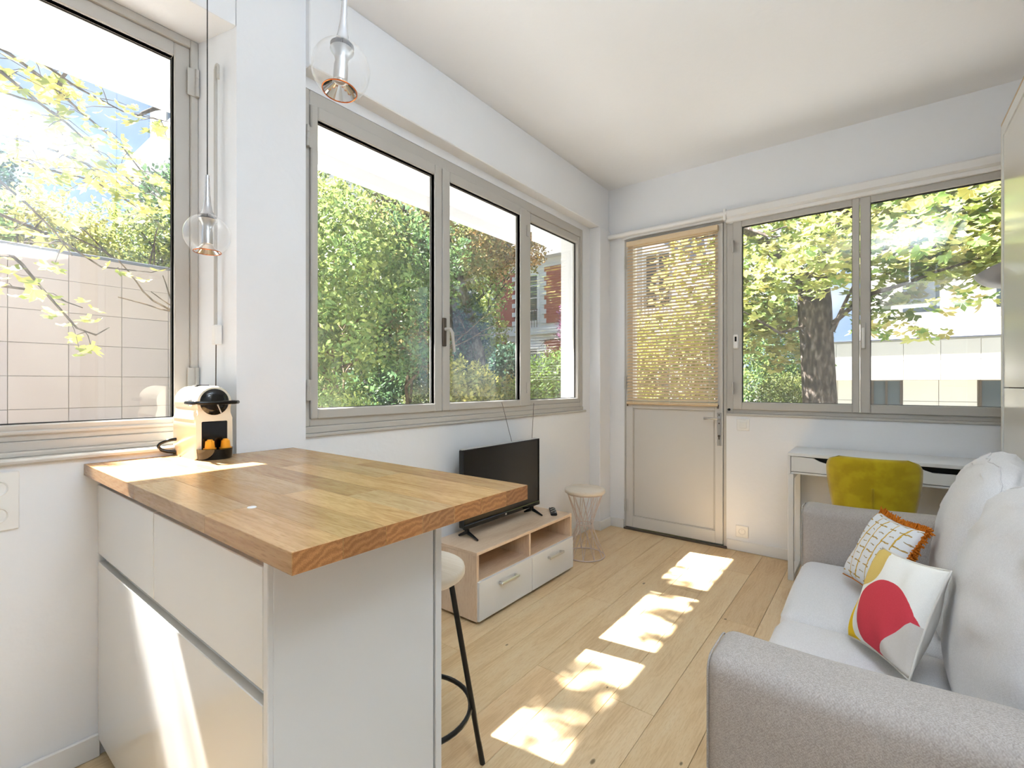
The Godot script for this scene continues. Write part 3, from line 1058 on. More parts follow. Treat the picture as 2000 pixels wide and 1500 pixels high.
# ------------------------------------------------------------------ desk corner
func build_desk() -> void:
	var o := thing("desk", "narrow white desk with two cut-out drawers under the window", "desk")
	var x0 := 1.412
	var x1 := 2.412
	var zf := 0.36
	put("desktop", one(Vector3(x0, 0.735, 0.014), Vector3(x1, 0.755, zf), 0.002), M.matt_white, o)
	put("apron", one(Vector3(x0 + 0.015, 0.63, 0.02), Vector3(x1 - 0.015, 0.642, zf - 0.012), 0.001), M.matt_white, o)
	put("back_rail", one(Vector3(x0 + 0.015, 0.64, 0.02), Vector3(x1 - 0.015, 0.735, 0.036), 0.001), M.matt_white, o)
	put("divider", one(Vector3(1.905, 0.64, 0.036), Vector3(1.919, 0.735, zf - 0.004), 0.001), M.matt_white, o)
	put("end_panel", one(Vector3(x0, 0.63, 0.02), Vector3(x0 + 0.014, 0.735, zf - 0.002), 0.001), M.matt_white, o)
	put("end_panel", one(Vector3(x1 - 0.014, 0.63, 0.02), Vector3(x1, 0.735, zf - 0.002), 0.001), M.matt_white, o)
	put("drawer_shade_block", one(Vector3(x0 + 0.015, 0.645, 0.04), Vector3(x1 - 0.015, 0.733, 0.3), 0.0), M.black, o)  # solid black block painted in for the shade inside the drawers
	for k in 2:
		var a := x0 + 0.017 + k * 0.492
		var b := a + 0.474
		# front with a grip cut sloping down from the top edge, towards the middle of the desk
		var pts := []
		var c := (a + b) * 0.5
		var w := 0.125 if k == 0 else 0.16
		pts = [Vector2(a, 0.646), Vector2(b, 0.646), Vector2(b, 0.732), Vector2(c + w, 0.73), Vector2(c + w - 0.03, 0.713), Vector2(c + w - 0.06, 0.704), Vector2(c - w + 0.06, 0.704), Vector2(c - w + 0.03, 0.713), Vector2(c - w, 0.73), Vector2(a, 0.732)]
		var m := MB.new()
		for z in [[zf - 0.006, 1.0], [zf - 0.022, -1.0]]:
			var tri := Geometry2D.triangulate_polygon(PackedVector2Array(pts))
			for i in range(0, tri.size(), 3):
				var n := Vector3(0, 0, z[1])
				m.tri(Vector3(pts[tri[i]].x, pts[tri[i]].y, z[0]), Vector3(pts[tri[i + 1]].x, pts[tri[i + 1]].y, z[0]), Vector3(pts[tri[i + 2]].x, pts[tri[i + 2]].y, z[0]), n, n, n)
		for i in pts.size():
			var p: Vector2 = pts[i]
			var q: Vector2 = pts[(i + 1) % pts.size()]
			var n := Vector3(q.y - p.y, p.x - q.x, 0).normalized()
			m.quad(Vector3(p.x, p.y, zf - 0.022), Vector3(q.x, q.y, zf - 0.022), Vector3(q.x, q.y, zf - 0.006), Vector3(p.x, p.y, zf - 0.006), n)
		put("drawer", m, M.matt_white, o)
	for x in [x0, x1 - 0.03]:
		var legs := MB.new()
		legs.bx(Vector3(x, 0.0, zf - 0.03), Vector3(x + 0.03, 0.63, zf), 0.002)
		legs.bx(Vector3(x, 0.0, 0.02), Vector3(x + 0.03, 0.63, 0.05), 0.002)
		legs.bx(Vector3(x, 0.0, 0.05), Vector3(x + 0.03, 0.03, zf - 0.03), 0.002)
		legs.bx(Vector3(x, 0.60, 0.05), Vector3(x + 0.03, 0.63, zf - 0.03), 0.002)
		put("leg_frame", legs, M.matt_white, o)
	# two-headed standing lamp in the corner behind the wall bed
	var l := thing("floor_lamp", "grey standing lamp with two bowl shades between window and wall bed", "lamp", Vector3(2.56, 0, 0.26))
	var m := MB.new()
	m.lathe([Vector2(0.0, 0.022), Vector2(0.11, 0.02), Vector2(0.12, 0.01), Vector2(0.12, 0.0)], 28)
	put("base", m, M.lamp_grey, l)
	m = MB.new()
	m.tube([Vector3(0, 0.02, 0), Vector3(0, 1.72, 0)], 0.011, 10)
	put("pole", m, M.lamp_grey, l)
	for e in [[Vector3(-0.19, 1.7, 0.0), 24.0, 0.14], [Vector3(-0.2, 1.37, 0.0), -78.0, 0.075]]:
		var prof := []
		for i in 13:
			var a := PI * 0.5 * i / 12.0
			prof.append(Vector2(e[2] * sin(a), e[2] * 0.86 * (1.0 - cos(a)) - e[2] * 0.43))
		var xf := Transform3D(Basis(Vector3(0, 0, 1), deg_to_rad(e[1])), e[0])
		m = MB.new()
		m.lathe(prof, 28, xf, 1.0)
		var inner := []
		for p in prof:
			inner.append(Vector2(p.x * 0.97, p.y + 0.004))
		m.lathe(inner, 28, xf, -1.0)
		var sh := put("shade", m, M.lamp_grey, l)
		m = MB.new()
		m.tube([Vector3(0, e[0].y - 0.02, 0), e[0] * Vector3(0.5, 1, 1) + Vector3(0, -0.02, 0), xf * Vector3(0, -e[2] * 0.4, 0)], 0.007, 8)
		put("arm", m, M.lamp_grey, sh)

func build_chair() -> void:
	var o := thing("desk_chair", "mustard velvet shell chair pushed under the white desk", "chair", Vector3(1.815, 0, 0.66), 0.0)
	# backrest: curved shell, wider at the top, towards the viewer side of the seat
	var shell := func(off: float) -> Callable:
		return func(a: float, b: float) -> Vector3:
			var v := b
			var half := lerpf(0.148, 0.188, smoothstep(0.0, 0.85, v))
			var u := a * 2.0 - 1.0
			var cr := 0.055
			var top := 0.405
			# rounded upper corners by pulling the edge in near the top
			var y := top * v
			var w := half
			if y > top - cr:
				var q := (y - (top - cr)) / cr
				w = half - cr * (1.0 - sqrt(maxf(0.0, 1.0 - q * q)))
			var x := u * w
			var z := 0.06 + 0.035 * v - 0.16 * x * x / 0.035 * 0.4 + off * sqrt(maxf(0.0, 1.0 - pow(absf(u), 8.0))) * sqrt(maxf(0.0, 1.0 - pow(v, 14.0)))
			return Vector3(x, 0.40 + y, z)
	var m := MB.new()
	m.grid(22, 24, shell.call(0.022), false)
	m.grid(22, 24, shell.call(-0.022), true)
	var back := put("backrest", m, M.velvet, o)
	m = MB.new()
	var f: Callable = shell.call(0.0235)
	var pts := []
	for i in 12:
		pts.append(f.call(0.5, 0.05 + 0.6 * i / 11.0))
	m.tube(pts, 0.0035, 6)
	pts = []
	for i in 12:
		pts.append(f.call(0.518, 0.05 + 0.6 * i / 11.0) + Vector3(0, 0, -0.001))
	m.tube(pts, 0.0025, 6)
	put("seam", m, M.velvet, back)
	put("seat", soft_box(Vector3(0, 0.43, -0.13), Vector3(0.42, 0.08, 0.42), 0.035, Vector3(0, 0.012, 0)), M.velvet, o)
	for sx in [-1.0, 1.0]:
		for sz in [-1.0, 1.0]:
			m = MB.new()
			m.tube([Vector3(sx * 0.13, 0.4, -0.13 + sz * 0.12), Vector3(sx * 0.19, 0.0, -0.13 + sz * 0.17)], [0.012, 0.008], 8)
			put("leg", m, M.black, o)

# ------------------------------------------------------------------ television corner
func build_tv_stand() -> void:
	var o := thing("tv_stand", "low light oak television bench with two white drawers", "tv stand")
	var x0 := 0.012
	var x1 := 0.314
	var z0 := 0.998
	var z1 := 1.886
	var zm := (z0 + z1) * 0.5
	put("top_board", one(Vector3(x0, 0.333, z0), Vector3(x1, 0.349, z1), 0.0015, 2, Vector2(0.2, 0.3)), M.sonoma, o)
	put("side_board", one(Vector3(x0, 0.014, z1 - 0.016), Vector3(x1, 0.333, z1), 0.001, 1, Vector2(0.7, 0.1)), M.sonoma, o)
	put("side_board", one(Vector3(x0, 0.014, z0), Vector3(x1, 0.333, z0 + 0.016), 0.001, 1, Vector2(1.1, 0.5)), M.sonoma, o)
	put("divider", one(Vector3(x0, 0.03, zm - 0.008), Vector3(x1 - 0.004, 0.333, zm + 0.008), 0.001, 1, Vector2(0.4, 0.6)), M.sonoma, o)
	put("shelf", one(Vector3(x0, 0.196, z0 + 0.016), Vector3(x1 - 0.002, 0.21, z1 - 0.016), 0.001, 2, Vector2(0.9, 0.2)), M.sonoma, o)
	put("bottom_board", one(Vector3(x0, 0.014, z0 + 0.016), Vector3(x1 - 0.02, 0.03, z1 - 0.016), 0.001, 2), M.sonoma, o)
	put("back_board", one(Vector3(x0, 0.014, z0 + 0.01), Vector3(x0 + 0.006, 0.335, z1 - 0.01), 0.0, 2, Vector2(0.3, 0.5)), M.sonoma, o)
	put("foot_rail", one(Vector3(x0 + 0.02, 0.0, z0 + 0.02), Vector3(x1 - 0.02, 0.015, z1 - 0.02), 0.0), M.black, o)
	for e in [[z0 + 0.003, zm - 0.002], [zm + 0.002, z1 - 0.003]]:
		var d := put("drawer", one(Vector3(x1 - 0.004, 0.018, e[0]), Vector3(x1 + 0.013, 0.207, e[1]), 0.0015), M.matt_white, o)
		var m := MB.new()
		var c: float = (e[0] + e[1]) * 0.5
		m.bx(Vector3(x1 + 0.031, 0.151, c - 0.075), Vector3(x1 + 0.04, 0.166, c + 0.075), 0.003)
		for s in [-1.0, 1.0]:
			m.bx(Vector3(x1 + 0.012, 0.153, c + s * 0.064 - 0.006), Vector3(x1 + 0.033, 0.164, c + s * 0.064 + 0.006), 0.002)
		put("handle", m, M.steel, d, "brushed steel bar handle")

func build_television() -> void:
	var o := thing("television", "black flat-screen television standing on the low bench", "television")
	var z0 := 1.1
	var z1 := 1.79
	put("body", one(Vector3(0.098, 0.405, z0), Vector3(0.135, 0.815, z1), 0.006), M.black, o)
	put("rear_bulge", one(Vector3(0.06, 0.44, z0 + 0.1), Vector3(0.1, 0.7, z1 - 0.1), 0.012), M.black, o)
	put("bezel", frame4z(0.13, 0.14, z0, z1, 0.403, 0.816, 0.009, 0.009), M.black_gloss, o)
	put("chin", one(Vector3(0.128, 0.4, z0), Vector3(0.143, 0.424, z1), 0.003), M.black_gloss, o)
	put("screen", one(Vector3(0.13, 0.42, z0 + 0.008), Vector3(0.1365, 0.81, z1 - 0.008), 0.0), M.screen, o)
	put("top_edge", one(Vector3(0.1, 0.814, z0 + 0.002), Vector3(0.136, 0.8175, z1 - 0.002), 0.001), M.steel, o)
	put("badge", one(Vector3(0.1425, 0.408, 1.438), Vector3(0.1445, 0.417, 1.452), 0.0008), M.steel, o)
	for z in [1.155, 1.745]:
		var m := MB.new()
		m.tube([Vector3(0.118, 0.41, z), Vector3(0.118, 0.372, z)], 0.013, 8)
		m.tube([Vector3(0.118, 0.378, z), Vector3(0.16, 0.366, z + 0.004), Vector3(0.205, 0.354, z + 0.012)], [0.011, 0.008, 0.005], 8)
		m.tube([Vector3(0.118, 0.378, z), Vector3(0.09, 0.364, z + 0.004), Vector3(0.068, 0.354, z + 0.01)], [0.011, 0.008, 0.005], 8)
		put("foot", m, M.black, o)
	var m := MB.new()
	var pts := []
	for i in 15:
		var t := i / 14.0
		pts.append(Vector3(0.092, 0.62 - 0.2 * t, 1.095 - 0.034 * sin(t * PI)))
	pts[0] = Vector3(0.092, 0.62, 1.13)
	pts[14] = Vector3(0.092, 0.4, 1.11)
	m.tube(pts, 0.0038, 7)
	put("cable", m, M.rubber, o)
	# rabbit-ear aerial behind the screen
	var a := thing("indoor_aerial", "small indoor aerial with two long thin rods behind the television", "aerial", Vector3(0.036, 0.349, 1.075))
	m = MB.new()
	m.lathe([Vector2(0.0, 0.028), Vector2(0.012, 0.026), Vector2(0.02, 0.012), Vector2(0.022, 0.0)], 16)
	put("base", m, M.steel, a)
	for e in [Vector3(0.0, 0.70, 0.275), Vector3(0.0, 0.685, -0.06)]:
		m = MB.new()
		m.tube([Vector3(0, 0.02, 0), e * 0.5, e], [0.0022, 0.0018, 0.0013], 6)
		put("rod", m, M.metal_dark, a)
	var r := thing("remote_control", "black remote control lying on the television bench", "remote", Vector3(0.215, 0.349, 1.06), deg_to_rad(38))
	put("case", one(Vector3(-0.02, 0.0, -0.075), Vector3(0.02, 0.017, 0.075), 0.005), M.black, r)
	var bm := one(Vector3(-0.0035, 0, -0.003), Vector3(0.0035, 0.0025, 0.003), 0.0008).mesh()
	for i in 8:
		for j in 3:
			var b := put("button", bm, M.rubber if (i + j) % 3 else M.plastic_white, r)
			b.position = Vector3((j - 1) * 0.011, 0.0165, -0.06 + i * 0.0155)

func build_wire_stool() -> void:
	var o := thing("wire_stool", "small wire stool with a round pale wooden top beside the bench", "stool", Vector3(0.262, 0, 0.735))
	var m := MB.new()
	m.lathe([Vector2(0.0, 0.455), Vector2(0.128, 0.455), Vector2(0.134, 0.451), Vector2(0.136, 0.445), Vector2(0.136, 0.432), Vector2(0.132, 0.427), Vector2(0.0, 0.426)], 40)
	var seat := put("seat", m, tri_wood(M.pale_wood), o)
	seat.set_meta("label", "round pale wooden top")
	for e in [["top_ring", 0.42, 0.12], ["waist_ring", 0.215, 0.052], ["base_ring", 0.005, 0.132]]:
		m = MB.new()
		var pts := []
		for i in 32:
			pts.append(Vector3(cos(TAU * i / 32) * e[2], e[1], sin(TAU * i / 32) * e[2]))
		m.tube(pts, 0.004 if e[0] == "base_ring" else 0.0028, 6, false, true)
		put(e[0], m, M.wire_pink, o)
	var n := 11
	for i in n:
		for s in [-1.0, 1.0]:
			var a := TAU * i / n
			var b: float = a + s * 0.62
			m = MB.new()
			m.tube([Vector3(cos(a) * 0.12, 0.42, sin(a) * 0.12), Vector3(cos(b) * 0.053, 0.215, sin(b) * 0.053), Vector3(cos(a) * 0.13, 0.006, sin(a) * 0.13)], 0.0021, 5)
			put("wire", m, M.wire_pink, o)

func tri_wood(m: StandardMaterial3D) -> StandardMaterial3D:
	var d: StandardMaterial3D = m.duplicate()
	d.uv1_triplanar = true
	d.uv1_scale = Vector3(0.7, 1.2, 1.2)
	return d

func build_bar_stool() -> void:
	var o := thing("bar_stool", "bar stool with round pale seat and black metal legs under the worktop", "stool", Vector3(0.722, 0, 2.62))
	var m := MB.new()
	m.lathe([Vector2(0.0, 0.606), Vector2(0.142, 0.606), Vector2(0.149, 0.602), Vector2(0.151, 0.595), Vector2(0.151, 0.582), Vector2(0.146, 0.576), Vector2(0.0, 0.575)], 40)
	put("seat", m, tri_wood(M.pale_wood), o)
	for k in 4:
		var a := deg_to_rad(-38.0 + 90.0 * k)
		var d := Vector3(cos(a), 0, sin(a))
		m = MB.new()
		m.tube([d * 0.105 + Vector3(0, 0.576, 0), d * 0.205 + Vector3(0, 0.0, 0)], 0.0085, 10)
		put("leg", m, M.black, o)
	m = MB.new()
	var pts := []
	for i in 40:
		pts.append(Vector3(cos(TAU * i / 40) * 0.168, 0.17, sin(TAU * i / 40) * 0.168))
	m.tube(pts, 0.0075, 8, false, true)
	put("foot_ring", m, M.black, o)
	put("bracket", one(Vector3(-0.09, 0.566, -0.09), Vector3(0.09, 0.576, 0.09), 0.002), M.black, o)

# ------------------------------------------------------------------ lamps
func build_added_lamp() -> void:
	var o := thing("added_drum_lamp", "added white fabric drum lamp, out of view, brightening the room", "lamp", Vector3(2.1, 2.12, 3.12))  # added lamp, out of view, fills the room with light
	var g := mat(rgb(255, 252, 246), 0.5)
	g.emission_enabled = true
	g.emission = rgb(252, 253, 255)
	g.emission_energy_multiplier = 0.6
	var m := MB.new()
	m.lathe([Vector2(0.24, -0.11), Vector2(0.25, -0.1), Vector2(0.25, 0.1), Vector2(0.24, 0.11)], 36)
	m.lathe([Vector2(0.235, -0.11), Vector2(0.235, 0.11)], 36, Transform3D(), -1.0)
	put("shade", m, g, o)
	put("diffuser", one(Vector3(-0.165, -0.012, -0.165), Vector3(0.165, 0.012, 0.165), 0.004), g, o)
	m = MB.new()
	m.tube([Vector3(0, 0.012, 0), Vector3(0, 0.63, 0)], 0.006, 8)
	put("stem", m, M.plastic_white, o)
	for e in [[1.0, FILL_LAMP_UP], [-1.0, FILL_LAMP_DOWN]]:
		var l := AreaLight3D.new()
		l.name = "fill_light_up" if e[0] > 0 else "fill_light_down"
		l.area_size = Vector2(0.32, 0.32)
		l.light_energy = e[1]
		l.light_color = Color(0.86, 0.935, 1.0)
		l.area_range = 12.0
		l.area_attenuation = 2.0
		l.shadow_enabled = true
		o.add_child(l)
		l.position = Vector3(0, 0.115 * e[0], 0)
		l.rotation.x = PI / 2 * e[0]

func build_pendants() -> void:
	pendant("clear glass pendant lamp with copper-lined reflector hanging by the window reveal", Vector3(0.1, 1.648, 2.966), Vector3(0.0, 0, 0.0), true)
	pendant("clear glass pendant lamp with ribbed chrome reflector hanging above the worktop", Vector3(0.81, 1.922, 2.93), Vector3(0.05, 0, -0.09), false)

func pendant(label: String, at: Vector3, lean: Vector3, copper: bool) -> void:
	var o := thing("pendant_lamp", label, "lamp", at, 0.0, "glass pendants over the worktop")
	var b := Basis(Vector3(1, 0, 0), lean.z) * Basis(Vector3(0, 0, 1), lean.x)
	# glass drop: round bulb running into a long neck
	var R := 0.068
	var prof := []
	for i in 15:
		var a := lerpf(0.62, PI - 0.42, i / 14.0)
		prof.append(Vector2(R * sin(a), -R * cos(a)))
	var top: Vector2 = prof[-1]
	var neck_prof := [Vector2(top.x, top.y), Vector2(0.021, 0.068), Vector2(0.0155, 0.08), Vector2(0.0115, 0.1), Vector2(0.0088, 0.13), Vector2(0.0072, 0.165), Vector2(0.0064, 0.195)]
	var nm := MB.new()
	nm.lathe(neck_prof, 28)
	var nk := put("neck", nm, mat(rgb(206, 206, 209), 0.18, 0.55), o, "silvery tapering neck")
	nk.basis = b
	var m := MB.new()
	m.lathe(prof, 36)
	var g := put("glass_shade", m, glass_shell(), o)
	g.basis = b
	# reflector cone with ribs, open at the bottom
	m = MB.new()
	var ro: float = prof[0].x
	for k in 24:
		for e in [[0, 1]]:
			var a0 := TAU * k / 24
			var a1 := TAU * (k + 0.5) / 24
			var a2 := TAU * (k + 1) / 24
			var y0: float = prof[0].y
			var pA := Vector3(cos(a0) * ro, y0, sin(a0) * ro)
			var pB := Vector3(cos(a1) * ro * 0.96, y0, sin(a1) * ro * 0.96)
			var pC := Vector3(cos(a2) * ro, y0, sin(a2) * ro)
			var qA := Vector3(cos(a0) * 0.015, y0 + 0.024, sin(a0) * 0.015)
			var qB := Vector3(cos(a1) * 0.0144, y0 + 0.024, sin(a1) * 0.0144)
			var qC := Vector3(cos(a2) * 0.015, y0 + 0.024, sin(a2) * 0.015)
			m.quad(pA, pB, qB, qA, -Vector3(cos(a0 + 0.1), 0.6, sin(a0 + 0.1)).normalized())
			m.quad(pB, pC, qC, qB, -Vector3(cos(a2 - 0.1), 0.6, sin(a2 - 0.1)).normalized())
	var r := put("reflector", m, M.chrome, o)
	r.basis = b
	m = MB.new()
	var pts := []
	for i in 36:
		pts.append(Vector3(cos(TAU * i / 36) * ro, prof[0].y, sin(TAU * i / 36) * ro))
	m.tube(pts, 0.0016, 6, false, true)
	put("rim", m, M.copper, r)
	m = MB.new()
	m.lathe([Vector2(0.0, -0.03), Vector2(0.0165, -0.03), Vector2(0.0168, 0.008), Vector2(0.014, 0.022), Vector2(0.018, 0.036), Vector2(0.028, 0.05), Vector2(0.02, 0.056), Vector2(0.0, 0.056)], 24)
	var s := put("lamp_holder", m, M.steel, o)
	s.basis = b
	m = MB.new()
	var neck: Vector3 = b * Vector3(0, 0.06, 0)
	m.tube([neck, b * Vector3(0, 0.185, 0), Vector3((b * Vector3(0, 0.2, 0)).x, 2.75 - at.y, (b * Vector3(0, 0.2, 0)).z)], 0.0017, 6)
	put("cord", m, M.rubber, o)
	m = MB.new()
	var cx: Vector3 = b * Vector3(0, 0.2, 0)
	m.lathe([Vector2(0.0, -0.03), Vector2(0.035, -0.028), Vector2(0.045, 0.0)], 24, Transform3D(Basis(), Vector3(cx.x, 2.75 - at.y, cx.z)))
	put("ceiling_rose", m, M.steel, o)

func glass_shell() -> StandardMaterial3D:
	if not M.has("shell"):
		var m := mat(Color(0.93, 0.94, 0.95, 0.1), 0.0)
		m.transparency = BaseMaterial3D.TRANSPARENCY_ALPHA
		M.shell = m
	return M.shell

# ------------------------------------------------------------------ coffee machine
func build_coffee_machine() -> void:
	var cream := mat(rgb(236, 226, 204), 0.22)
	var cream_side := mat(rgb(236, 226, 210), 0.3)
	var o := thing("coffee_machine", "small cream capsule coffee machine with black head on the worktop", "coffee machine", Vector3(0.0, 0.915, 2.947))
	# body: profile in x (depth) and y, extruded across z with rounded shoulders; front faces +x
	var w := 0.058
	var hull := func(z: float, shrink: float) -> Array:
		var p := []
		var cy := 0.187
		var R := 0.052 - shrink
		p.append(Vector2(-0.085, 0.0))
		p.append(Vector2(0.112, 0.0))
		p.append(Vector2(0.112, 0.115))
		return p
	# shell seen from the front: narrow waist under a round head
	var outline := []
	for i in 17:
		var a := deg_to_rad(-20.0 + 220.0 * i / 16.0)
		outline.append(Vector2(cos(a) * 0.053, 0.186 + sin(a) * 0.053))
	outline.append(Vector2(-0.05, 0.15))
	outline.append(Vector2(-0.056, 0.132))
	outline.append(Vector2(-0.057, 0.0))
	outline.append(Vector2(0.057, 0.0))
	outline.append(Vector2(0.056, 0.132))
	outline.append(Vector2(0.05, 0.15))
	var m := MB.new()
	var k := outline.size()
	var xs := [[-0.098, 0.93], [-0.09, 1.0], [0.1, 1.0], [0.108, 0.965]]
	for e in xs.size() - 1:
		for i in k:
			var a: Vector2 = outline[i]
			var b: Vector2 = outline[(i + 1) % k]
			var pr: Vector2 = outline[(i + k - 1) % k]
			var nx: Vector2 = outline[(i + 2) % k]
			var na2 := Vector2(b.y - pr.y, pr.x - b.x).normalized()
			var nb2 := Vector2(nx.y - a.y, a.x - nx.x).normalized()
			var lin := [xs[e], xs[e], xs[e + 1], xs[e + 1]]
			var pp := []
			var src := [a, b, b, a]
			for q in 4:
				var s: Vector2 = src[q]
				var c := Vector2(0, 0.12)
				s = c + (s - c) * lin[q][1]
				s.y = maxf(s.y, 0.0)
				pp.append(Vector3(lin[q][0], s.y, -s.x))
			var n3 := [Vector3(0, na2.y, -na2.x), Vector3(0, nb2.y, -nb2.x), Vector3(0, nb2.y, -nb2.x), Vector3(0, na2.y, -na2.x)]
			m.squad(pp, n3, [Vector2(), Vector2(), Vector2(), Vector2()])
	for e in [[xs[3], 1.0], [xs[0], -1.0]]:
		var poly := PackedVector2Array()
		for s in outline:
			var c := Vector2(0, 0.12)
			poly.append(c + (s - c) * e[0][1])
		var tr := Geometry2D.triangulate_polygon(poly)
		for i in range(0, tr.size(), 3):
			var n := Vector3(e[1], 0, 0)
			m.tri(Vector3(e[0][0], maxf(poly[tr[i]].y, 0), -poly[tr[i]].x), Vector3(e[0][0], maxf(poly[tr[i + 1]].y, 0), -poly[tr[i + 1]].x), Vector3(e[0][0], maxf(poly[tr[i + 2]].y, 0), -poly[tr[i + 2]].x), n, n, n)
	put("housing", m, cream, o)
	# black round head with a brew lever
	m = MB.new()
	m.lathe([Vector2(0.0, 0.015), Vector2(0.018, 0.0148), Vector2(0.03, 0.011), Vector2(0.041, 0.007), Vector2(0.0445, 0.0)], 32, Transform3D(Basis(Vector3(0, 0, 1), -PI / 2), Vector3(0.106, 0.186, 0)))
	var hd := put("head", m, M.black_gloss, o, "round glossy black brewing head")
	m = MB.new()
	m.tube([Vector3(0.06, 0.184, 0.066), Vector3(0.12, 0.184, 0.066), Vector3(0.132, 0.184, 0.05), Vector3(0.134, 0.184, 0.0), Vector3(0.132, 0.184, -0.05), Vector3(0.12, 0.184, -0.066), Vector3(0.06, 0.184, -0.066)], 0.0065, 10)
	put("lever", m, M.black_gloss, hd)
	m = MB.new()
	m.tube([Vector3(0.125, 0.184, 0.0), Vector3(0.128, 0.15, -0.012)], 0.0022, 6)
	put("spout_rib", m, M.steel, hd)
	for s in [-1.0, 1.0]:
		m = MB.new()
		m.lathe([Vector2(0.0, 0.006), Vector2(0.01, 0.006), Vector2(0.012, 0.0)], 16, Transform3D(Basis(Vector3(1, 0, 0), s * PI / 2), Vector3(0.062, 0.184, s * 0.0535)))
		put("pivot", m, M.chrome, o)
	# cup niche and drip tray
	m = MB.new()
	m.bx(Vector3(0.085, 0.02, -0.044), Vector3(0.1105, 0.128, 0.044), 0.008)
	put("niche", m, M.black_gloss, o)
	m = MB.new()
	var tray := func(a: float, b: float) -> Vector3:
		var ang := lerpf(-PI / 2, PI / 2, a)
		return Vector3(0.105 + cos(ang) * (0.052 + 0.01 * b), 0.001 + 0.034 * b, sin(ang) * (0.05 + 0.003 * b))
	m.grid(20, 4, tray, true)
	for i in 20:
		var a := lerpf(-PI / 2, PI / 2, i / 20.0)
		var b := lerpf(-PI / 2, PI / 2, (i + 1) / 20.0)
		m.tri(Vector3(0.105, 0.035, 0), Vector3(0.105 + cos(a) * 0.062, 0.035, sin(a) * 0.053), Vector3(0.105 + cos(b) * 0.062, 0.035, sin(b) * 0.053), Vector3.UP, Vector3.UP, Vector3.UP)
	put("drip_tray", m, M.black_gloss, o)
	put("side_seam", one(Vector3(-0.09, 0.1295, -0.0585), Vector3(0.1, 0.131, 0.0585), 0.0), cream_side, o)
	m = MB.new()
	m.bx(Vector3(-0.03, 0.2385, -0.02), Vector3(0.01, 0.242, 0.02), 0.002)
	put("button", m, M.black, o)
	m = MB.new()
	var pts := []
	for i in 17:
		var t := PI * i / 16.0
		pts.append(Vector3(-0.06 - 0.02 * sin(t), 0.012 + 0.022 * (1.0 - cos(t)), 0.05 + 0.052 * sin(t)))
	m.tube(pts, 0.0055, 8)
	put("power_cable", m, M.black_gloss, o)
	# two capsules standing on the tray
	for e in [[0.128, 0.0215, "golden-orange coffee capsule on the drip tray, towards the open worktop"], [0.136, -0.022, "golden-orange coffee capsule on the drip tray, towards the pillar"]]:
		var c := thing("coffee_capsule", e[2], "capsule", Vector3(e[0], 0.9505, 2.947 + e[1]), 0.0, "capsules on the drip tray")
		m = MB.new()
		m.lathe([Vector2(0.0, 0.03), Vector2(0.007, 0.0297), Vector2(0.0095, 0.026), Vector2(0.0125, 0.024), Vector2(0.0148, 0.002)], 20)
		put("cup", m, M.capsule, c)
		m = MB.new()
		m.lathe([Vector2(0.0148, 0.002), Vector2(0.0185, 0.0018), Vector2(0.0185, 0.0), Vector2(0.0, 0.0)], 20)
		put("rim", m, M.capsule, c)

# ------------------------------------------------------------------ sockets, switches and bits
func socket_face(o: Node3D, y: float, material: Material) -> void:
	var m := MB.new()
	m.lathe([Vector2(0.0, -0.004), Vector2(0.0165, -0.004), Vector2(0.0185, 0.001), Vector2(0.021, 0.0022), Vector2(0.022, 0.0)], 28, Transform3D(Basis(Vector3(1, 0, 0), PI / 2), Vector3(0, y, 0.0085)))
	var f := put("outlet", m, material, o)
	for x in [-0.0065, 0.0065]:
		m = MB.new()
		m.tube([Vector3(x, y, 0.004), Vector3(x, y, 0.0056)], 0.0024, 8)
		put("contact_hole", m, M.black, f)
	m = MB.new()
	m.tube([Vector3(0, y + 0.009, 0.004), Vector3(0, y + 0.009, 0.011)], 0.0018, 6)
	put("earth_pin", m, M.steel, f)

func build_small_things() -> void:
	var o := thing("double_socket", "white double wall socket beside the kitchen cabinet", "socket", Vector3(-0.09, 0.833, 3.42))
	wall_axes(o)
	put("plate", one(Vector3(-0.044, -0.082, 0.0), Vector3(0.044, 0.082, 0.008), 0.003), M.plastic_white, o)
	socket_face(o, 0.037, M.plastic_white)
	socket_face(o, -0.037, M.plastic_white)
	o = thing("wall_socket", "white single wall socket low beside the garden door", "socket", Vector3(1.088, 0.137, 0.0))
	put("plate", one(Vector3(-0.041, -0.041, 0.0), Vector3(0.041, 0.041, 0.008), 0.003), M.plastic_white, o)
	socket_face(o, 0.0, M.plastic_white)
	o = thing("light_switch", "square white light switch under the wide window", "switch", Vector3(1.095, 0.878, 0.0))
	put("plate", one(Vector3(-0.041, -0.041, 0.0), Vector3(0.041, 0.041, 0.008), 0.003), M.plastic_white, o)
	var r := put("rocker", one(Vector3(-0.024, -0.024, 0.006), Vector3(0.024, 0.024, 0.013), 0.003), M.plastic_white, o)
	r.rotation.x = 0.06
	o = thing("socket_box", "small white surface socket box on the reveal behind the coffee machine", "socket", Vector3(-0.022, 0.955, 2.872), deg_to_rad(-14.0))
	put("case", one(Vector3(-0.028, -0.036, -0.002), Vector3(0.028, 0.036, 0.014), 0.003), M.plastic_white, o)
	put("cover", one(Vector3(-0.022, -0.03, 0.013), Vector3(0.022, 0.03, 0.016), 0.001), M.plastic_white, o)
	o = thing("felt_pad", "tiny white round pad lying on the worktop", "pad", Vector3(0.858, 0.915, 3.158))
	var m := MB.new()
	m.lathe([Vector2(0.0, 0.0014), Vector2(0.0075, 0.0014), Vector2(0.0085, 0.0008), Vector2(0.0088, 0.0)], 20)
	put("disc", m, M.plastic_white, o)


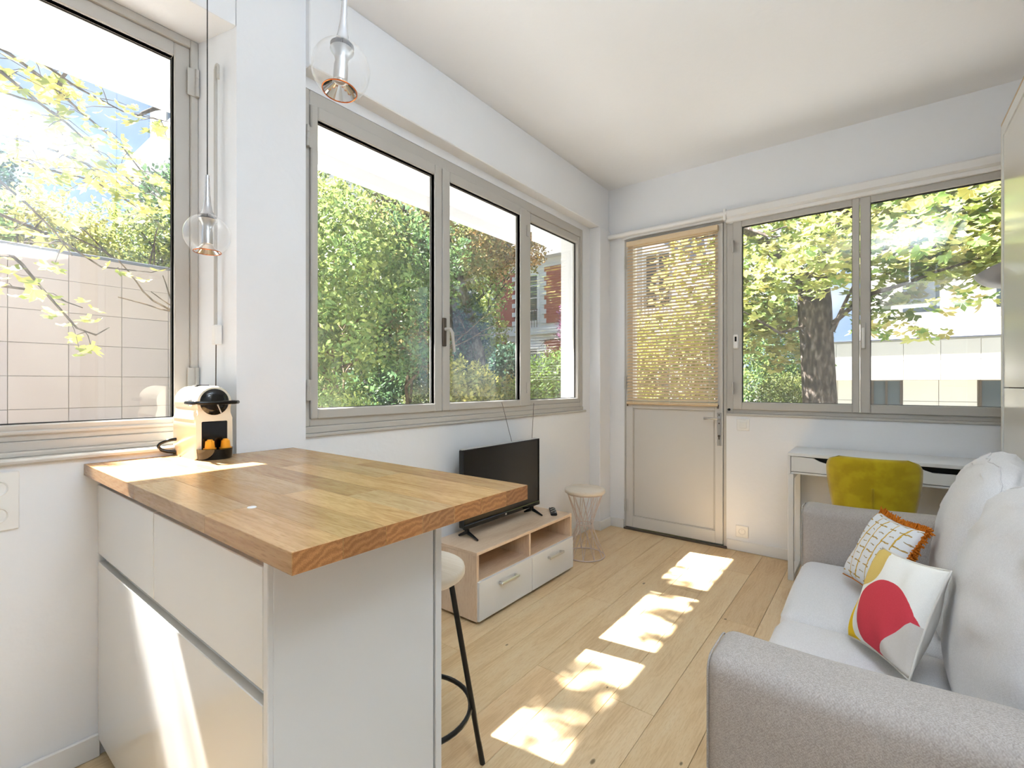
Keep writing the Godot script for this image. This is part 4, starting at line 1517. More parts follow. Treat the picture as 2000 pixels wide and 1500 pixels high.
# ------------------------------------------------------------------ outside: walls and houses
func build_exterior_masonry() -> void:
	structure("ground", "garden soil around the house", "ground", one(Vector3(-60, -0.6, -60), Vector3(40, -0.35, 30), 0.0), M.earth)
	var pv := thing("bounce_terrace", "pale stone terrace added outside to reflect sun indoors", "bounce_terrace", Vector3(), 0.0, "", "structure")  # unseen paving, added to bounce sunlight up into the room
	var slab := MB.new()
	slab.box(Vector3(), Vector3(0.594, 0.05, 0.594), 0.004)
	var slab_mesh := slab.mesh()
	for gx in 12:
		for gz in 15:
			var x := -3.3 + gx * 0.6
			var z := -2.9 + gz * 0.6
			if x > -0.72 and z > -0.6:
				continue
			var p := put("paving_slab", slab_mesh, M.paving, pv)
			p.position = Vector3(x, -0.325, z)
	# tiled garden wall across from the coffee corner
	var o := thing("garden_wall", "high garden wall clad in pale beige rectangular tiles", "garden wall")
	put("core", one(Vector3(-5.75, -0.35, -0.3), Vector3(-5.505, 2.64, 7.0), 0.0), M.joint, o)
	var cap := one(Vector3(-5.8, 2.635, -0.32), Vector3(-5.47, 2.675, 7.0), 0.006)
	put("coping", cap, M.slate, o)
	var tm := MB.new()
	tm.box(Vector3(), Vector3(0.02, 0.358, 0.4765), 0.002)
	var tile := tm.mesh()
	tm = MB.new()
	tm.box(Vector3(), Vector3(0.02, 0.30, 0.4765), 0.002)
	var tile_top := tm.mesh()
	var tones := [M.tile, tint(M.tile, rgb(181, 167, 163)), tint(M.tile, rgb(187, 171, 163))]
	for c in 14:
		for r in 8:
			var last := r == 7
			var t := put("tile", tile_top if last else tile, tones[rng.randi() % 3], o)
			t.position = Vector3(-5.495 + rng.randf() * 0.002, (2.336 + 0.151) if last else (2.336 - 0.1815 - (6 - r) * 0.363), 0.4595 - 0.4815 + 0.24 + c * 0.4815)
	build_white_house()
	build_brick_house()
	build_pale_house()

func build_white_house() -> void:
	var o := thing("white_house", "low modern white building with panelled parapet behind the chestnut", "building")
	put("core", one(Vector3(0.2, 1.27, -16.0), Vector3(11.0, 2.28, -12.03), 0.0), M.white_render, o)
	put("parapet_cap", one(Vector3(0.15, 2.28, -12.3), Vector3(11.0, 2.31, -11.95), 0.004), M.slate, o)
	for k in 15:
		for r in 2:
			put("facade_panel", one(Vector3(0.2 + k * 0.705, 1.262 + r * 0.494, -12.03), Vector3(0.2 + k * 0.705 + 0.697, 1.262 + r * 0.494 + 0.488, -12.0), 0.003), M.white_render, o)
	put("lower_wall", one(Vector3(0.2, -0.35, -13.0), Vector3(11.0, 1.27, -12.33), 0.0), M.joint, o)
	for e in [[0.2, 1.64], [2.31, 3.7], [5.0, 6.4], [6.41, 8.0]]:
		for r in 3:
			var w: float = (e[1] - e[0]) * 0.5
			for h in 2:
				put("facade_panel", one(Vector3(e[0] + h * w, -0.35 + r * 0.54, -12.33), Vector3(e[0] + h * w + w - 0.01, -0.35 + r * 0.54 + 0.53, -12.3), 0.003), M.white_render, o)
	for e in [[1.66, 2.3], [3.72, 4.98]]:
		var f := MB.new()
		for x in [e[0], (e[0] + e[1]) * 0.5 - 0.03, e[1] - 0.05]:
			f.bx(Vector3(x, -0.3, -12.34), Vector3(x + 0.05, 1.24, -12.28), 0.003)
		var w := put("window", f, M.metal_dark, o)
		put("pane", one(Vector3(e[0], -0.3, -12.335), Vector3(e[1], 1.24, -12.325), 0.0), M.window_dark, w)
	put("terrace_wall", one(Vector3(1.2, 2.28, -14.2), Vector3(11.0, 2.86, -13.4), 0.004), M.white_render, o)
	put("upper_wall", one(Vector3(1.4, 2.3, -18.0), Vector3(11.0, 7.5, -15.0), 0.01), M.white_render, o)
	put("upper_slab", one(Vector3(1.2, 5.0, -15.3), Vector3(11.0, 5.25, -14.4), 0.01), M.stone, o)
	for x in [2.3, 4.3, 6.4]:
		for y in [3.2, 5.6]:
			var w := put("window", frame4(x, x + 1.0, y, y + 1.4, 0.08, 0.08, 0.08, 0.08, -15.02, -14.95), M.white_render, o)
			put("pane", one(Vector3(x + 0.05, y + 0.05, -15.01), Vector3(x + 0.95, y + 1.35, -14.99), 0.0), M.window_dark, w)

func build_brick_house() -> void:
	var o := thing("brick_house", "white stone and red brick mansion with slate roof beyond the garden", "building")
	put("wall", one(Vector3(-16.0, -0.35, -20.0), Vector3(-4.6, 6.3, -12.06), 0.0), M.stone, o)
	put("string_course", one(Vector3(-16.0, 3.12, -12.1), Vector3(-4.6, 3.34, -11.9), 0.01), M.stone, o)
	put("cornice", one(Vector3(-16.0, 6.1, -12.1), Vector3(-4.6, 6.45, -11.7), 0.02), M.stone, o)
	var rf := MB.new()
	rf.quad(Vector3(-16, 6.45, -11.8), Vector3(-4.6, 6.45, -11.8), Vector3(-4.9, 8.8, -13.2), Vector3(-16, 8.8, -13.2), Vector3(0, 0.5, 0.86).normalized())
	rf.quad(Vector3(-4.6, 6.45, -11.8), Vector3(-4.6, 6.45, -20), Vector3(-4.9, 8.8, -20), Vector3(-4.9, 8.8, -13.2), Vector3(0.98, 0.15, 0).normalized())
	rf.quad(Vector3(-16, 8.8, -13.2), Vector3(-4.9, 8.8, -13.2), Vector3(-4.9, 8.8, -20), Vector3(-16, 8.8, -20), Vector3.UP)
	put("roof", rf, M.slate, o)
	for k in 4:
		var c := -13.33 + k * 2.65
		for y in [[0.4, 2.9], [3.55, 5.75]]:
			put("brick_panel", one(Vector3(c - 0.58, y[0], -12.07), Vector3(c + 0.58, y[1], -12.0), 0.004), M.brick, o)
			for i in 6:
				for s in [-1.0, 1.0]:
					var hh: float = (y[1] - y[0]) / 12.0
					var yy: float = y[0] + i * hh * 2.0
					put("quoin", one(Vector3(c + s * 0.58 - 0.1, yy, -12.07), Vector3(c + s * 0.58 + 0.1, yy + hh, -11.985), 0.004), M.stone, o)
		var x := c + 1.325
		for y in [[0.5, 2.65], [3.6, 5.6]]:
			var f := frame4(x - 0.5, x + 0.5, y[0], y[1], 0.1, 0.1, 0.1, 0.1, -12.07, -12.0)
			f.bx(Vector3(x - 0.04, y[0], -12.06), Vector3(x + 0.04, y[1], -12.01), 0.003)
			for i in 3:
				var yy := lerpf(y[0], y[1], (i + 1) / 4.0)
				f.bx(Vector3(x - 0.45, yy - 0.02, -12.06), Vector3(x + 0.45, yy + 0.02, -12.015), 0.002)
			var w := put("window", f, M.stone, o)
			put("pane", one(Vector3(x - 0.45, y[0] + 0.05, -12.055), Vector3(x + 0.45, y[1] - 0.05, -12.045), 0.0), M.window_dark, w)
		var rail := MB.new()
		for i in 9:
			rail.tube([Vector3(x - 0.5 + i * 0.125, 3.4, -11.85), Vector3(x - 0.5 + i * 0.125, 4.1, -11.85)], 0.012, 5)
		rail.tube([Vector3(x - 0.52, 4.1, -11.85), Vector3(x + 0.52, 4.1, -11.85)], 0.02, 6)
		put("balcony_rail", rail, M.metal_dark, o)

func build_pale_house() -> void:
	var o := thing("street_house", "tall pale apartment house rising behind the garden wall", "building")
	put("wall", one(Vector3(-29.0, -0.35, -14.0), Vector3(-17.0, 12.2, -4.0), 0.0), M.stone, o)
	put("cornice", one(Vector3(-29.3, 12.2, -14.0), Vector3(-17.0, 12.6, -3.6), 0.02), M.stone, o)
	put("attic_wall", one(Vector3(-28.6, 12.6, -14.0), Vector3(-17.0, 15.6, -4.6), 0.02), M.stone, o)
	for x in [-28.0, -26.2, -24.4, -22.6]:
		for y in [3.6, 6.4, 9.2, 12.9]:
			var zf := -4.0 if y < 12 else -4.6
			var w := put("window", frame4(x, x + 1.0, y, y + 1.9, 0.12, 0.12, 0.12, 0.12, zf - 0.02, zf + 0.08), M.stone, o)
			put("pane", one(Vector3(x + 0.1, y + 0.1, zf - 0.01), Vector3(x + 0.9, y + 1.8, zf + 0.02), 0.0), M.window_dark, w)

# ------------------------------------------------------------------ outside: trees and shrubs
func leaf_mesh(kind: String) -> ArrayMesh:
	if T.has(kind):
		return T[kind]
	var m := MB.new()
	var blade := func(b: Basis, l: float, w: float) -> void:
		var n: Vector3 = b.z
		var p0 := Vector3()
		var p1: Vector3 = b * Vector3(0, l, -0.10 * l)
		var mid: Vector3 = b * Vector3(0, l * 0.6, 0.05 * l)
		var a: Vector3 = b * Vector3(w, l * 0.58, -0.02 * l)
		var c: Vector3 = b * Vector3(-w, l * 0.58, -0.02 * l)
		var nl: Vector3 = (n + b.x * 0.3).normalized()
		var nr: Vector3 = (n - b.x * 0.3).normalized()
		m.tri(p0, a, mid, n, nl, n); m.tri(a, p1, mid, nl, n, n)
		m.tri(p0, mid, c, n, n, nr); m.tri(mid, p1, c, n, n, nr)
	var r := RandomNumberGenerator.new()
	r.seed = 5
	if kind == "palmate":
		for a in [-1.5, -0.8, 0.0, 0.8, 1.5]:
			(blade as Callable).call(Basis(Vector3(0, 0, 1), a) * Basis(Vector3(1, 0, 0), -0.25), 1.0 - 0.18 * absf(a), 0.2)
	elif kind == "cluster":
		for i in 7:
			var off := Vector3(r.randf_range(-0.5, 0.5), r.randf_range(-0.4, 0.4), r.randf_range(-0.5, 0.5))
			var b := Basis.from_euler(Vector3(r.randf_range(-1.2, 1.2), r.randf() * TAU, r.randf_range(-1.4, 1.4)))
			var k := m.v.size()
			(blade as Callable).call(b, 0.55, 0.15)
			for j in range(k, m.v.size()):
				m.v[j] += off
	elif kind == "fine":
		for i in 9:
			var off := Vector3(r.randf_range(-0.5, 0.5), r.randf_range(-0.5, 0.5), r.randf_range(-0.5, 0.5))
			var b := Basis.from_euler(Vector3(r.randf_range(-1.4, 1.4), r.randf() * TAU, r.randf_range(-1.4, 1.4)))
			var k := m.v.size()
			(blade as Callable).call(b, 0.38, 0.07)
			for j in range(k, m.v.size()):
				m.v[j] += off
	else:
		(blade as Callable).call(Basis(), 1.0, 0.3)
	T[kind] = m.mesh()
	return T[kind]

func leaf_material(rough := 0.55) -> StandardMaterial3D:
	if not M.has("leaf"):
		var m := mat(Color.WHITE, rough, 0.0, 0.4)
		m.vertex_color_use_as_albedo = true
		m.backlight_enabled = true
		m.backlight = Color(0.9, 0.9, 0.9)
		M.leaf = m
	return M.leaf

func solid_leaf(c: Color) -> StandardMaterial3D:
	var m := mat(c.linear_to_srgb(), 0.55, 0.0, 0.4)
	m.backlight_enabled = true
	var k := maxf(c.r, maxf(c.g, c.b))
	m.backlight = Color(c.r / k * 0.34, c.g / k * 0.34, c.b / k * 0.34).linear_to_srgb()
	return m

# blobs: [centre, radii, count]; colours are linear base colours
func foliage(parent: Node, called: String, kind: String, blobs: Array, size: Vector2, cols: Array, s: int, hang := 0.0, hollow := 0.35) -> void:
	var r := RandomNumberGenerator.new()
	r.seed = s
	var total := 0
	for b in blobs:
		total += b[2]
	var mm := MultiMesh.new()
	mm.transform_format = MultiMesh.TRANSFORM_3D
	mm.use_colors = true
	mm.mesh = leaf_mesh(kind)
	mm.instance_count = total
	var k := 0
	for b in blobs:
		var tone: Color = cols[r.randi() % cols.size()]
		for i in b[2]:
			var d := Vector3(r.randfn(), r.randfn(), r.randfn()).normalized() * pow(r.randf_range(hollow, 1.0), 0.6)
			var p: Vector3 = b[0] + d * b[1]
			mm.set_instance_transform(k, Transform3D(leaf_turn(r, hang).scaled(Vector3.ONE * r.randf_range(size.x, size.y)), p))
			var c: Color = cols[r.randi() % cols.size()].lerp(tone, 0.45)
			var j := r.randf_range(0.5, 1.4)
			mm.set_instance_color(k, Color(c.r * j, c.g * j, c.b * j))
			k += 1
	var o := MultiMeshInstance3D.new()
	o.name = called
	o.multimesh = mm
	o.material_override = leaf_material()
	parent.add_child(o, true)
	o.set_meta("kind", "stuff")

func leaf_turn(r: RandomNumberGenerator, hang: float) -> Basis:
	if hang > 0.0:
		return Basis(Vector3.UP, r.randf() * TAU) * Basis(Vector3(1, 0, 0), r.randf_range(1.5, 2.9)) * Basis(Vector3(0, 0, 1), r.randf_range(-0.6, 0.6))
	return Basis.from_euler(Vector3(r.randf_range(-1.5, 1.5), r.randf() * TAU, r.randf_range(-1.5, 1.5)))

func limb(m: MB, p: Vector3, d: Vector3, l: float, rad: float, depth: int, r: RandomNumberGenerator, tips: Array, spread := 0.7) -> void:
	var pts := []
	var rs := []
	var q := p
	var dir := d.normalized()
	for i in 5:
		pts.append(q)
		rs.append(rad * lerpf(1.0, 0.55, i / 4.0))
		q += dir * l / 4.0
		dir = (dir + Vector3(r.randfn(), r.randfn() * 0.6, r.randfn()) * 0.13).normalized()
	m.tube(pts, rs, 7 if depth > 1 else 5)
	var e: Vector3 = pts[4]
	if depth <= 0:
		tips.append(e)
		return
	for i in (3 if depth > 1 else 2):
		var nd := (dir + Vector3(r.randfn(), r.randfn() * 0.5 + 0.1, r.randfn()) * spread).normalized()
		limb(m, e if i else pts[3], nd, l * r.randf_range(0.55, 0.8), rad * 0.52, depth - 1, r, tips, spread)

func bark(c: Color, s: int) -> StandardMaterial3D:
	var m := mat(Color.WHITE, 0.95, 0, 0.2)
	var nt := NoiseTexture2D.new()
	nt.noise = noise(0.02, s, 4)
	nt.width = 256; nt.height = 256; nt.seamless = true
	var gr := Gradient.new()
	gr.offsets = PackedFloat32Array([0.25, 0.6, 0.85])
	gr.colors = PackedColorArray([c * Color(0.55, 0.55, 0.55), c, c.lightened(0.25)])
	nt.color_ramp = gr
	m.albedo_texture = nt
	m.uv1_triplanar = true
	m.uv1_scale = Vector3(2.6, 0.9, 2.6)
	m.heightmap_enabled = true
	m.heightmap_texture = nt
	m.heightmap_scale = 2.5
	return m

func tree(called: String, label: String, at: Vector3, trunks: Array, blobs: Array, kind: String, size: Vector2, cols: Array, s: int, bark_mat: Material, group := "") -> Node3D:
	var o := thing(called, label, "tree", at, 0.0, group)
	var r := RandomNumberGenerator.new()
	r.seed = s
	var m := MB.new()
	for t in trunks:   # [offset, direction, length, radius, depth]
		limb(m, t[0], t[1], t[2], t[3], t[4], r, [])
	put("trunk", m, bark_mat, o)
	foliage(o, "foliage", kind, blobs, size, cols, s + 1)
	return o

func shrub(called: String, label: String, at: Vector3, blobs: Array, kind: String, size: Vector2, cols: Array, s: int, group := "shrubs in the garden bed") -> void:
	var o := thing(called, label, "shrub", at, 0.0, group)
	var m := MB.new()
	var r := RandomNumberGenerator.new()
	r.seed = s
	for i in 5:
		limb(m, Vector3(r.randf_range(-0.1, 0.1), 0, r.randf_range(-0.1, 0.1)), Vector3(r.randfn() * 0.4, 1, r.randfn() * 0.4), 0.6, 0.02, 1, r, [])
	put("stem", m, M.bark_brown, o)
	foliage(o, "foliage", kind, blobs, size, cols, s + 1)

func build_garden() -> void:
	M.bark_brown = bark(rgb(112, 92, 70), 61)
	M.bark_grey = bark(rgb(88, 78, 70), 62)
	var lime := [Color(0.283, 0.350, 0.100), Color(0.401, 0.425, 0.119), Color(0.177, 0.275, 0.082)]
	var green := [Color(0.130, 0.225, 0.075), Color(0.189, 0.288, 0.090), Color(0.094, 0.175, 0.076)]
	var yellow := [Color(0.543, 0.500, 0.134), Color(0.425, 0.425, 0.121), Color(0.614, 0.525, 0.153)]
	var dark := [Color(0.041, 0.088, 0.060), Color(0.059, 0.119, 0.070)]
	var autumn := [Color(0.330, 0.263, 0.098), Color(0.248, 0.263, 0.092), Color(0.189, 0.237, 0.086), Color(0.401, 0.237, 0.107)]
	var purple := [Color(0.118, 0.044, 0.089), Color(0.165, 0.062, 0.126)]
	var chest := [Color(0.330, 0.388, 0.112), Color(0.437, 0.450, 0.136), Color(0.212, 0.325, 0.100), Color(0.472, 0.413, 0.149)]
	build_chestnut(chest)
	build_overhang_tree(yellow)
	# trees seen past the television window
	tree("garden_tree", "slender lime-green garden tree with a slanting trunk", Vector3(-2.97, -0.35, 0.36), [[Vector3(), Vector3(-0.12, 1, 0.18), 1.5, 0.06, 3], [Vector3(0.05, 0, -0.05), Vector3(-0.3, 1, 0.35), 1.4, 0.045, 2]],
		[[Vector3(0, 2.85, 0.3), Vector3(0.9, 0.7, 0.9), 640], [Vector3(-0.6, 3.4, -0.1), Vector3(1.0, 0.8, 1.0), 580], [Vector3(0.5, 1.9, 0.5), Vector3(0.5, 0.4, 0.5), 160]], "cluster", Vector2(0.09, 0.16), lime, 201, M.bark_brown, "trees past the television window")
	tree("garden_tree", "small green garden tree with forked crooked stems", Vector3(-3.37, -0.35, -0.59), [[Vector3(-0.15, 0, 0.1), Vector3(-0.2, 1, 0.25), 1.35, 0.05, 3], [Vector3(0.15, 0, -0.15), Vector3(0.0, 1, -0.05), 1.5, 0.045, 3]],
		[[Vector3(0, 2.75, 0.1), Vector3(0.9, 0.6, 0.9), 560], [Vector3(-0.3, 3.3, -0.3), Vector3(1.1, 0.7, 1.0), 560], [Vector3(0.2, 1.9, 0.2), Vector3(0.6, 0.25, 0.6), 160]], "cluster", Vector2(0.09, 0.16), green + [Color(0.12, 0.17, 0.03)], 205, M.bark_brown, "trees past the television window")
	var ivy := tree("ivy_tree", "stout tree with ivy-wrapped trunk and browning leaves", Vector3(-4.02, -0.35, -2.62), [[Vector3(), Vector3(0.03, 1, 0.02), 4.2, 0.27, 3], [Vector3(0.3, 0.4, 0.0), Vector3(0.06, 1, 0.0), 3.2, 0.14, 1]],
		[[Vector3(0.0, 4.1, 0.2), Vector3(1.1, 1.0, 1.1), 1300], [Vector3(0.7, 4.1, -0.4), Vector3(0.8, 0.7, 0.8), 700], [Vector3(-0.9, 4.0, 0.6), Vector3(1.0, 1.0, 1.0), 900]], "cluster", Vector2(0.10, 0.17), autumn, 211, M.bark_grey, "trees past the television window")
	foliage(ivy, "ivy", "cluster", [[Vector3(0.2, 2.3, 0.1), Vector3(0.3, 0.9, 0.34), 260], [Vector3(0.15, 1.5, 0.1), Vector3(0.26, 0.5, 0.3), 90]], Vector2(0.1, 0.16), dark + [Color(0.06, 0.10, 0.03)], 213)
	var back := [[-8.3, -1.9, lime, 221], [-8.1, -4.3, autumn, 222], [-7.9, -6.6, lime, 223], [-10.4, -0.6, green, 224], [-11.2, -3.2, yellow, 225], [-11.6, -7.6, green, 226]]
	var words := ["lime-leaved", "russet-leaved", "bright leafy", "deep green", "yellowing", "mid-green rounded"]
	var i := 0
	for b in back:
		tree("background_tree", "%s tree in the screen of trees past the television window" % words[i], Vector3(b[0], -0.35, b[1]), [[Vector3(), Vector3(0.05, 1, 0), 2.6, 0.13, 3]],
			[[Vector3(0, 4.6, 0), Vector3(1.5, 1.8, 1.5), 1300], [Vector3(0.2, 2.6, 0.2), Vector3(1.5, 1.4, 1.5), 900]], "cluster", Vector2(0.14, 0.26), b[2], b[3], M.bark_grey, "screen of trees at the far side of the garden")
		i += 1
	tree("plum_tree", "dark purple-leaved plum tree in front of the mansion", Vector3(-4.9, -0.35, -8.6), [[Vector3(), Vector3(0, 1, 0), 1.8, 0.1, 3]], [[Vector3(0.1, 3.1, 0), Vector3(0.9, 1.2, 0.9), 900]], "cluster", Vector2(0.12, 0.2), purple, 231, M.bark_grey)
	shrub("shrub", "low bright green shrub under the slanting garden tree", Vector3(-2.34, -0.35, 1.05), [[Vector3(0, 1.1, 0), Vector3(0.5, 0.45, 0.5), 700]], "fine", Vector2(0.09, 0.15), lime + green, 301)
	shrub("shrub", "pale variegated shrub beside the forked tree stems", Vector3(-3.3, -0.35, -1.15), [[Vector3(0, 1.0, 0), Vector3(0.5, 0.55, 0.5), 600]], "fine", Vector2(0.1, 0.16), [Color(0.2, 0.2, 0.08), Color(0.12, 0.15, 0.05)], 303)
	shrub("shrub", "yellow-green shrub at the foot of the ivy tree", Vector3(-2.75, -0.35, -1.3), [[Vector3(0, 1.25, 0), Vector3(0.5, 0.6, 0.5), 800]], "cluster", Vector2(0.09, 0.15), yellow + lime, 305)
	shrub("shrub", "dark blue-green shrub in front of the brick panels", Vector3(-4.27, -0.35, -4.32), [[Vector3(0, 1.75, 0), Vector3(0.5, 0.6, 0.5), 600], [Vector3(0, 0.9, 0), Vector3(0.6, 0.6, 0.6), 350]], "cluster", Vector2(0.11, 0.18), dark, 307)
	shrub("shrub", "feathery bright green shrub close to the window post", Vector3(-1.15, -0.35, -1.1), [[Vector3(0, 1.35, 0), Vector3(0.42, 0.55, 0.42), 900], [Vector3(0, 0.8, 0), Vector3(0.4, 0.5, 0.4), 500]], "fine", Vector2(0.1, 0.17), [Color(0.1, 0.17, 0.02), Color(0.14, 0.2, 0.03), Color(0.08, 0.14, 0.05)], 309)
	shrub("shrub", "mottled low shrub between ivy tree and mansion", Vector3(-2.6, -0.35, -2.3), [[Vector3(0, 1.15, 0), Vector3(0.6, 0.5, 0.6), 600]], "cluster", Vector2(0.09, 0.15), lime + autumn, 311)
	shrub("shrub", "broad dark hedge shrub behind the forked tree stems", Vector3(-4.9, -0.35, -1.6), [[Vector3(0, 1.0, 0), Vector3(0.9, 0.9, 1.3), 1100]], "cluster", Vector2(0.12, 0.2), dark + green, 313)
	shrub("shrub", "broad green hedge shrub behind the slanting garden tree", Vector3(-4.9, -0.35, 0.3), [[Vector3(0, 1.0, 0), Vector3(0.6, 0.9, 1.2), 1000]], "cluster", Vector2(0.12, 0.2), green, 315)
	shrub("shrub", "wide green shrub filling the bed before the mansion", Vector3(-6.3, -0.35, -6.0), [[Vector3(0, 0.9, 0), Vector3(1.3, 0.8, 1.3), 1200]], "cluster", Vector2(0.12, 0.2), green + lime, 317)
	shrub("shrub", "pale fluffy shrub at the foot of the chestnut trunk", Vector3(0.55, -0.35, -6.0), [[Vector3(0, 1.0, 0), Vector3(0.6, 0.72, 0.6), 1000]], "fine", Vector2(0.11, 0.18), [Color(0.22, 0.22, 0.07), Color(0.14, 0.18, 0.05)], 319)
	shrub("shrub", "tall loose green shrub behind the chestnut trunk", Vector3(0.2, -0.35, -7.9), [[Vector3(0, 2.4, 0), Vector3(0.9, 1.3, 0.8), 900], [Vector3(-0.2, 1.2, 0), Vector3(0.8, 0.9, 0.8), 500]], "cluster", Vector2(0.12, 0.2), green + lime, 321)
	shrub("shrub", "wide yellowing shrub behind the garden door blind", Vector3(-1.5, -0.35, -5.6), [[Vector3(0, 1.6, 0), Vector3(1.1, 1.3, 0.9), 1100], [Vector3(-1.4, 2.0, -0.8), Vector3(1.1, 1.4, 0.9), 900]], "cluster", Vector2(0.12, 0.2), lime + yellow, 323)
	# trees above the tiled garden wall
	var far := [[-9.7, 0.7, lime, 401, "fresh green"], [-10.2, 2.0, yellow, 402, "golden"], [-12.3, 2.6, dark, 403, "dark evergreen"], [-13.2, 3.6, yellow, 404, "pale golden"], [-9.0, 3.6, green, 405, "leafy green"], [-11.5, 1.0, green, 406, "bushy green"]]
	for b in far:
		tree("wall_tree", "%s tree showing above the tiled garden wall" % b[4], Vector3(b[0], -0.35, b[1]), [[Vector3(), Vector3(0, 1, 0), 2.2, 0.12, 3]],
			[[Vector3(0, 3.9, 0), Vector3(1.2, 1.1, 1.2), 900], [Vector3(0.1, 2.8, 0.1), Vector3(1.3, 0.9, 1.3), 500]] + ([[Vector3(0, 5.2, 0), Vector3(0.8, 1.3, 0.8), 700]] if b[3] == 403 else []), "cluster", Vector2(0.13, 0.22), b[2], b[3], M.bark_grey, "trees behind the tiled garden wall")

func build_chestnut(cols: Array) -> void:
	var o := thing("chestnut_tree", "big horse chestnut with a dark bare trunk outside the wide window", "tree", Vector3(1.27, -0.35, -4.0))
	var m := MB.new()
	var r := RandomNumberGenerator.new()
	r.seed = 71
	m.tube([Vector3(0.03, 0, 0), Vector3(-0.02, 0.6, 0), Vector3(-0.07, 1.3, 0), Vector3(-0.1, 2.0, 0), Vector3(-0.13, 2.6, 0), Vector3(-0.14, 3.0, 0)], [0.24, 0.215, 0.2, 0.195, 0.2, 0.17], 16)
	put("trunk", m, M.bark_grey, o)
	m = MB.new()
	limb(m, Vector3(-0.2, 2.8, 0), Vector3(-0.5, 0.9, -0.1), 1.4, 0.11, 3, r, [])
	limb(m, Vector3(-0.06, 2.9, 0), Vector3(0.2, 1, 0.1), 1.6, 0.13, 3, r, [])
	for pth in [[Vector3(0.08, 2.2, 0.1), Vector3(0.25, 2.6, 0.25), Vector3(0.42, 2.95, 0.4)], [Vector3(0.1, 2.3, 0.2), Vector3(0.45, 2.5, 1.0), Vector3(0.72, 2.56, 1.0), Vector3(1.05, 2.68, 1.0), Vector3(1.5, 2.79, 1.0)], [Vector3(0.05, 2.9, 0.5), Vector3(0.5, 3.03, 0.8), Vector3(0.83, 3.01, 0.8), Vector3(1.05, 2.98, 0.8)], [Vector3(0.86, 3.06, 0.5), Vector3(1.05, 2.86, 0.5), Vector3(1.2, 2.7, 0.6)], [Vector3(-0.15, 2.3, 0.1), Vector3(-0.5, 2.2, 0.3), Vector3(-0.9, 2.5, 0.5)]]:
		var rs := []
		for i in pth.size():
			rs.append(lerpf(0.032, 0.009, float(i) / (pth.size() - 1)))
		m.tube(pth, rs, 6)
	put("branches", m, M.bark_grey, o)
	var blobs := [
		[Vector3(-0.9, 2.9, -0.2), Vector3(0.9, 0.8, 0.8), 330], [Vector3(-1.7, 3.2, -0.6), Vector3(1.0, 0.9, 0.8), 320], [Vector3(-0.3, 3.8, -0.5), Vector3(1.3, 0.7, 1.0), 380],
		[Vector3(0.9, 3.25, 0.4), Vector3(1.1, 0.55, 0.9), 420], [Vector3(2.0, 3.3, 0.0), Vector3(1.2, 0.65, 1.0), 420], [Vector3(1.3, 2.8, 0.8), Vector3(0.8, 0.3, 0.6), 200],
		[Vector3(2.9, 3.3, 0.5), Vector3(0.9, 0.7, 0.9), 260], [Vector3(0.6, 4.0, 0.3), Vector3(1.3, 0.6, 1.0), 300], [Vector3(-0.7, 2.2, -0.6), Vector3(0.5, 0.5, 0.5), 130],
		[Vector3(-1.9, 2.4, -1.2), Vector3(0.9, 0.8, 0.7), 220], [Vector3(0.6, 2.42, 0.8), Vector3(0.4, 0.25, 0.4), 60], [Vector3(0.0, 3.05, 1.0), Vector3(0.7, 0.5, 0.6), 150], [Vector3(1.9, 4.1, 1.0), Vector3(1.2, 0.6, 1.0), 240]]
	for b in blobs:
		b[2] = int(b[2] * 1.9)
	foliage(o, "foliage", "palmate", blobs, Vector2(0.08, 0.14), cols, 73, 1.0, 0.1)
	# the largest leaves, hanging towards the window
	var mats := []
	for c in cols:
		mats.append(solid_leaf(c))
	var lm := leaf_mesh("palmate")
	var near := [[Vector3(0.25, 2.92, 1.3), Vector3(0.55, 0.4, 0.35), 70], [Vector3(1.05, 3.0, 1.6), Vector3(0.55, 0.4, 0.4), 90], [Vector3(-0.75, 2.75, 0.9), Vector3(0.5, 0.45, 0.4), 60], [Vector3(0.62, 2.1, 1.1), Vector3(0.28, 0.1, 0.25), 26], [Vector3(0.98, 2.02, 1.0), Vector3(0.2, 0.1, 0.2), 12], [Vector3(1.2, 2.33, 1.2), Vector3(0.35, 0.12, 0.3), 22], [Vector3(-0.05, 2.72, 0.5), Vector3(0.3, 0.15, 0.2), 14]]
	for b in near:
		for i in b[2]:
			var d := Vector3(r.randfn(), r.randfn(), r.randfn()).normalized() * pow(r.randf(), 0.4)
			var l := put("leaf", lm, mats[r.randi() % mats.size()], o)
			l.transform = Transform3D(leaf_turn(r, 1.0).scaled(Vector3.ONE * r.randf_range(0.085, 0.14)), b[0] + d * b[1])

